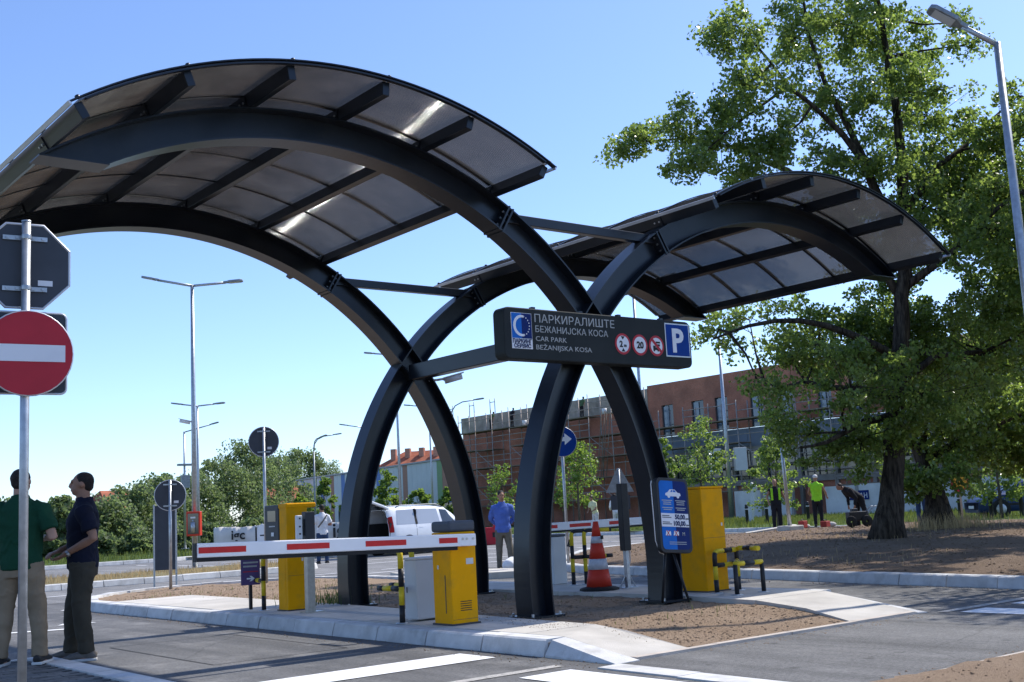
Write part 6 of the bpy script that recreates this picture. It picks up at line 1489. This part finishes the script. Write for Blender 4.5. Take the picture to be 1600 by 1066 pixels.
# ------------------------------------------------------------------ vehicles
def car(label, loc, rz, paint, L=4.2, W=1.70, Ht=1.62, hatch=False, detail=True, group=None, low=False):
    """smooth lofted body; x forward. Panels of glass are cut from the same surface, a few mm proud"""
    c = thing('car' if not hatch else 'van', label, 'car' if not hatch else 'van', loc, rz, group)
    h2, w2 = L / 2, W / 2; zb0 = Ht * .60
    xs_, zs_ = ([-1, -.975, -.93, -.80, -.40, .05, .28, .44, .585, .70, .86, .95, 1.0], [.93, .965, .985, 1.0, 1.01, 1.0, .965, .84, .655, .62, .56, .47, .33]) if not low else ([-1, -.97, -.90, -.72, -.50, -.2, .05, .22, .42, .55, .80, .94, 1.0], [.50, .62, .66, .74, .95, 1.0, .985, .93, .70, .665, .60, .50, .34])
    zr_ = lambda x: float(np.interp(x / h2, xs_, zs_)) * Ht
    def sect(x):
        zr = zr_(x); zb = min(zb0, zr - .07); q = abs(x) / h2; w = w2 * (1 - .05 * q ** 4 - .10 * max(0, (q - .86) / .14) ** 2); cab = min(1, max(0, (zr - zb0) / (.3 * Ht))); wr = w * (.94 - .15 * cab)
        return [(w * .90, .20), (w * .965, .27), (w * .99, .42), (w, .60), (w * .985, zb - .10), (w * .955, zb), (w * .955 * .5 + wr * .5, zb * .5 + (zr - .10) * .5), (wr, zr - .085), (wr - .09, zr - .025), (wr * .5, zr), (0, zr + .004)]
    st = sorted(set([round(-h2 + L * i / 46, 3) for i in range(47)] + [round(v * h2, 3) for v in xs_])); n = 11; V = []; F = []
    for x in st:
        S = sect(x); V += [(x, -y, z) for y, z in S] + [(x, y, z) for y, z in S[-2::-1]]
    m = 2 * n - 1
    for i in range(len(st) - 1):
        for k in range(m - 1): F.append((i * m + k, (i + 1) * m + k, (i + 1) * m + k + 1, i * m + k + 1))
        F.append((i * m + m - 1, (i + 1) * m + m - 1, (i + 1) * m, i * m))
    F.append(tuple((len(st) - 1) * m + k for k in range(m)))
    if not hatch: F.append(tuple(range(m - 1, -1, -1)))
    mb = MB(); mb.add(V, F, 0, True); bo = mb.build('body', paint, c); e = bo.modifiers.new('e', 'EDGE_SPLIT'); e.split_angle = R(50)
    def pt(x, t, s):
        S = sect(x); k = min(int(t), n - 2); f = t - k; return Vector((x, s * (S[k][0] * (1 - f) + S[k + 1][0] * f), S[k][1] * (1 - f) + S[k + 1][1] * f))
    def patch(name, mat, x0, x1, t0, t1, s, off=.006, nx=8, nt=4, x0t=None, x1t=None, both=False):
        vs = []; fs = []
        for i in range(nx + 1):
            for j in range(nt + 1):
                f = j / nt; a = x0 + ((x0t if x0t is not None else x0) - x0) * f; b = x1 + ((x1t if x1t is not None else x1) - x1) * f; x = a + (b - a) * i / nx
                p = pt(x, t0 + (t1 - t0) * f, s); d = Vector((0, s * (.8 if t1 <= 7 else .1), .35 if t1 <= 7 else .9)).normalized(); vs.append(p + d * off)
        for i in range(nx):
            for j in range(nt): q = (i * (nt + 1) + j, (i + 1) * (nt + 1) + j, (i + 1) * (nt + 1) + j + 1, i * (nt + 1) + j + 1); fs.append(q if s < 0 else q[::-1])
        mb = MB(); mb.add(vs, fs, 0, True); return mb.build(name, mat, c)
    for s in (-1, 1):
        if low: wins_ = [(-.50, -.17, -.42, -.17), (-.14, .30, -.14, .14)]
        else: wins_ = [(-.86, -.46, -.82, -.44), (-.40, .10, -.385, .07), (.16, .50, .13, .30)]
        for q, (a, b, a2, b2) in enumerate(wins_):
            patch('side_window', 'glass' if not (hatch and q < 2) else 'glass_pale', a * h2, b * h2, 5.15, 6.85, s, .005, x0t=a2 * h2, x1t=b2 * h2)
        if hatch: patch('pillar', 'ink', -.455 * h2, -.405 * h2, 5.1, 6.9, s, .007, 2, 4)
        for xd in ([-.44, .12] if not low else [-.16, .33]): patch('door_gap', 'ink', xd * h2 - .006, xd * h2 + .006, 1.6, 5.1, s, .002, 1, 6)
        patch('side_trim', 'ink', -.62 * h2, .60 * h2, 2.05, 2.5, s, .006, 8, 1)
        patch('door_handle', 'ink' if not hatch else 'car_silver', -.38 * h2, -.30 * h2, 4.25, 4.5, s, .012, 2, 1)
        for xw in (-h2 + .80, h2 - .82):
            Tw = Matrix.Translation((xw, s * (w2 - .095), .31)) @ Matrix.Rotation(R(90) * -s, 4, 'X'); wo = MB().lathe([(.001, -.1), (.30, -.1), (.315, -.05), (.315, .085), (.29, .112), (.20, .115)], 24, (0, 0, 0), 0, True, Tw).build('wheel', 'tyre', c)
            MB().lathe([(.20, .113), (.19, .121), (.05, .107), (.001, .112)], 18, (0, 0, 0), 0, True, Tw).build('rim', 'galv', wo)
            MB().lathe([(.375, .092), (.365, .104), (.30, .1005)], 24, (0, 0, 0), 0, False, Tw).build('wheel_arch_shade', 'ink', wo)  # black ring stands in for the shade inside the wheel well
        if not low: mb = MB(); zt_ = zr_(0); mb.tube([(-.8 * h2, s * w2 * .70, zr_(-.8 * h2) - .03), (-.7 * h2, s * w2 * .70, zt_ + .035), (.1 * h2, s * w2 * .70, zt_ + .035), (.24 * h2, s * w2 * .70, zr_(.24 * h2) - .03)], .017, 6); mb.build('roof_rail', 'galv_dark', c)
        p = pt(.44 * h2, 5.2, s); MB().ell((p.x, p.y + s * .10, p.z + .05), (.07, .11, .075), 10, 8).build('mirror', 'ink' if not hatch else paint, c)
        patch('tail_light', 'tail', -h2 + .005, -h2 + .17, 3.6, 6.2 if not low else 5.2, s, .012, 3, 5)
        patch('headlight', 'lamp_lens', h2 - .42, h2 - .10, 4.55, 5.6, s, .008, 4, 3)
    for s in (-1, 1): patch('windscreen', 'glass', (.30 if not low else .10) * h2, (.575 if not low else .40) * h2, 8.0, 10, s, .006, 8, 4)
    if hatch:
        MB().box(-h2 + .02, -h2 + 1.2, -w2 + .10, w2 - .10, .50, .54).build('load_floor', 'interior', c)
        MB().box(-h2 + 1.2, -h2 + 1.24, -w2 + .10, w2 - .10, .50, Ht - .12).build('seat_back', 'interior', c)
        for s in (-1, 1): MB().box(-h2 + .03, -h2 + 1.2, s * (w2 - .12) - .015, s * (w2 - .12) + .015, .5, Ht * .66).build('trim_panel', 'interior', c)
        MB().box(-h2 - .06, -h2 + .06, -w2 + .04, w2 - .04, .26, .56).build('rear_bumper', paint, c, bevel=.05, seg=3)
        hT = Matrix.Translation((-h2 + .06, 0, Ht * .955)) @ Matrix.Rotation(R(17), 4, 'Y')
        hp = MB().prism([(0, -w2 + .16), (-.30, -w2 + .10), (-.80, -w2 + .08), (-.98, -w2 + .16), (-.98, w2 - .16), (-.80, w2 - .08), (-.30, w2 - .10), (0, w2 - .16)], -.035, .045, 0, hT).build('tailgate', paint, c, bevel=.03, seg=3); MB().box(-.50, -.08, -w2 + .2, w2 - .2, -.048, -.0355, 0, hT).build('tailgate_window', 'glass', hp); MB().box(-.93, -.56, -w2 + .18, w2 - .18, -.05, -.036, 0, hT).build('tailgate_lining', 'interior', hp)
        mb = MB()
        for s in (-1, 1): mb.tube([hT @ Vector((-.45, s * (w2 - .16), -.05)), (-h2 + .06, s * (w2 - .12), Ht * .66)], .013, 6)
        mb.build('gas_strut', 'ink', c)
    else:
        for s in (-1, 1): patch('rear_window', 'glass', (-.985 if not low else -.70) * h2, (-.955 if not low else -.53) * h2, 8.0, 10, s, .006, 3, 4)
    MB().box(h2 - .02, h2 + .012, -.26, .26, .36, .47).build('number_plate', 'white', c)
    return c
dv = RGT * .68 + FWD * .73; ang = math.atan2(dv.y, dv.x)
pr = Vector((12.34, 23.98)) + Vector((math.cos(ang), math.sin(ang))) * 2.1 + Vector((-math.sin(ang), math.cos(ang))) * .85
car('silver van with its tailgate raised, parked on the car park road', (pr.x, pr.y, 0), ang, 'car_silver', 4.2, 1.70, 1.66, hatch=True)
car('dark blue car parked behind the bollards by the white wall', (34.9, 13.7, .12), math.atan2(.62, -.78), 'car_blue', 4.1, 1.68, 1.42, low=True)
for lb, (x, y), pt in (('white car parked under the far trees just past the navy man', (41.2, 128.9), 'car_white'), ('dark car parked under the far trees next to the white one', (43.2, 127.3), 'car_dark'), ('blue-grey car parked under the far trees beside the low round sign', (45.6, 125.4), 'car_blue'), ('white car parked beside the lamp with small boxes', (48.0, 123.6), 'car_white'), ('dark car parked under the far trees behind the navy man', (38.3, 131.2), 'car_dark')):
    car(lb, (x, y, float(ground_z(x, y)) + .02), R(-38), pt, 4.1, 1.7, 1.45, group='cars parked under the far trees')

# ------------------------------------------------------------------ loose things
def banner(label, a, b, h, txt, x_t, sz):
    a = Vector((*a, 0)); b = Vector((*b, 0)); L = (b - a).length; ang = math.atan2((b - a).y, (b - a).x)
    t = thing('banner', label, 'banner', a, ang)
    n = 22; V, F = [], []
    for i in range(n + 1):
        for j, z in enumerate((0, h * .35, h * .7, h)):
            V.append((L * i / n, .10 * math.sin(i * 1.3 + j) * .35 + .03 * math.sin(i * 3.1 + 2 * j), z + (.02 * math.sin(i * .45) - .012 * math.sin(i * 1.35 + 1) if j == 3 else 0)))
    for i in range(n):
        for j in range(3): F.append((i * 4 + j, (i + 1) * 4 + j, (i + 1) * 4 + j + 1, i * 4 + j + 1))
    mb = MB(); mb.add(V, F, 0, True); o = mb.build('cloth', 'tarp', t); s = o.modifiers.new('t', 'SOLIDIFY'); s.thickness = .01
    for i in range(4):
        MB().tube([(L * (.02 + .32 * i), .06, 0), (L * (.02 + .32 * i), .06, h * 1.02)], .025, 8).build('stake', 'galv_dark', t)
    text_mesh('lettering', txt, sz, 'ink', t, face_T((x_t, -.085, h * .58), (1, 0, 0)), bold=.012, ext=.004)
banner('crumpled white banner with black letters igc hanging before the far trees', (11.8, 37.2), (13.9, 35.6), 1.25, 'igc', .75, .55)
banner('white banner with black letters partly hidden by the man in the white t-shirt', (11.2, 27.5), (14.4, 25.0), 1.22, 'igc', .75, .72)
cpn = thing('flag_banner', 'small white upright panel with a rounded top beside the banner', 'sign', (11.3, 31.6, 0), R(-38))
MB().prism([(-.2, 0), (.2, 0), (.2, 1.0), (.12, 1.2), (0, 1.27), (-.12, 1.2), (-.2, 1.0)], -.03, .03, 0, face_T((0, 0, .05), (1, 0, 0))).build('panel', 'white', cpn, bevel=.01); MB().box(-.26, -.21, -.04, .04, 0, 1.2).build('edge', 'ink', cpn); MB().box(-.08, .08, -.033, -.031, .85, .9).build('print', 'ink', cpn)
def jersey(label, loc, rz):
    j = thing('plastic_barrier', label, 'barrier', loc, rz)
    T = face_T((0, 0, 0), (1, 0, 0)); MB().prism([(-.5, 0), (.5, 0), (.5, .12), (.46, .2), (.44, .75), (.40, .8), (.2, .8), (.18, .7), (-.18, .7), (-.2, .8), (-.40, .8), (-.44, .75), (-.46, .2), (-.5, .12)], -.18, .18, 0, T).build('shell', 'sign_red', j, bevel=.03)
    for x in (-.22, .22): MB().box(x - .06, x + .06, -.19, -.181, .3, .5).build('recess', 'ink', j)
jersey('red plastic road barrier behind the man in the blue shirt', (19.7, 28.3, 0), R(-38))
sk = thing('white_sack', 'white tied sack lying on the road by the blue-shirted man\'s feet', 'sack', (6.35, 9.75, 0), R(20))
sb_ = MB(); loft(sb_, [((-.28, 0, .10), .05, .06), ((-.2, 0, .14), .15, .13), ((0, 0, .17), .18, .16), ((.2, 0, .15), .15, .13), ((.3, 0, .12), .05, .05)], side=(0, 1, 0)); fuse('cloth', sb_, 'tee_white', sk, .02, 2)
def machine():
    m_ = thing('road_machine', 'small dark two-wheeled site machine beside the tree trunk', 'machine', (19.9, 10.7, .32), R(-30)); m_.scale = (.6, .6, .6)
    MB().box(-.5, .4, -.25, .25, .3, .75).build('engine', 'black_paint', m_, bevel=.05)
    for x, s in ((-.45, 1), (.35, 1)): MB().lathe([(.06, -.06), (.26, -.06), (.28, 0), (.26, .06), (.06, .06)], 18, (0, 0, 0), 0, True, Matrix.Translation((x, -.30, .28)) @ Matrix.Rotation(R(90), 4, 'X')).build('wheel', 'tyre', m_)
    mb = MB(); mb.tube([(.4, -.2, .6), (.8, -.2, .95), (.95, -.2, .98)], .02, 8); mb.tube([(.4, .2, .6), (.8, .2, .95), (.95, .2, .98)], .02, 8); mb.build('handle', 'galv_dark', m_)
    MB().cbox((-.15, 0, .82), (.3, .3, .16)).build('tank', 'grey_dark', m_, bevel=.04)
machine()
for lb, loc, d in (('red fuel can lying on the verge edge by the leaning post', (20.0, 12.75, .33), (.32, .18, .22)), ('red tool box beside the fuel can on the verge edge', (20.5, 12.3, .33), (.34, .2, .18))):
    c_ = thing('red_can' if 'can' in lb else 'tool_box', lb, 'can' if 'can' in lb else 'tool box', loc, R(15)); MB().cbox((0, 0, d[2] / 2), d).build('body', 'red_can', c_, bevel=.02); mb = MB(); mb.tube([(-.12, 0, d[2]), (-.1, 0, d[2] + .04), (.1, 0, d[2] + .04), (.12, 0, d[2])], .012, 6); mb.build('handle', 'black_paint', c_)
pl2 = MB().box(-.75, .75, -.12, .12, 0, .05).build('paving_slab', 'concrete', None, loc=(19.0, 13.2, .32), rot=(R(4), R(-6), R(-35))); tag(pl2, 'pale stone slab lying on the verge at the foot of the camera post', 'slab')
for i, (x, y, s) in enumerate(((19.6, 12.8, .14), (20.9, 13.3, .1), (22.0, 13.2, .12))):
    st_ = MB(); st_.ell((0, 0, s * .5), (s * 1.4, s, s * .7), 9, 6); o = st_.build('rubble_stone', 'concrete', None, loc=(x, y, .30), rot=(0, 0, i)); tag(o, ['pale lump of rubble nearest the camera post', 'small pale lump of rubble beside the fuel can', 'pale lump of rubble by the worker\'s feet'][i], 'stone')
hz_ = None
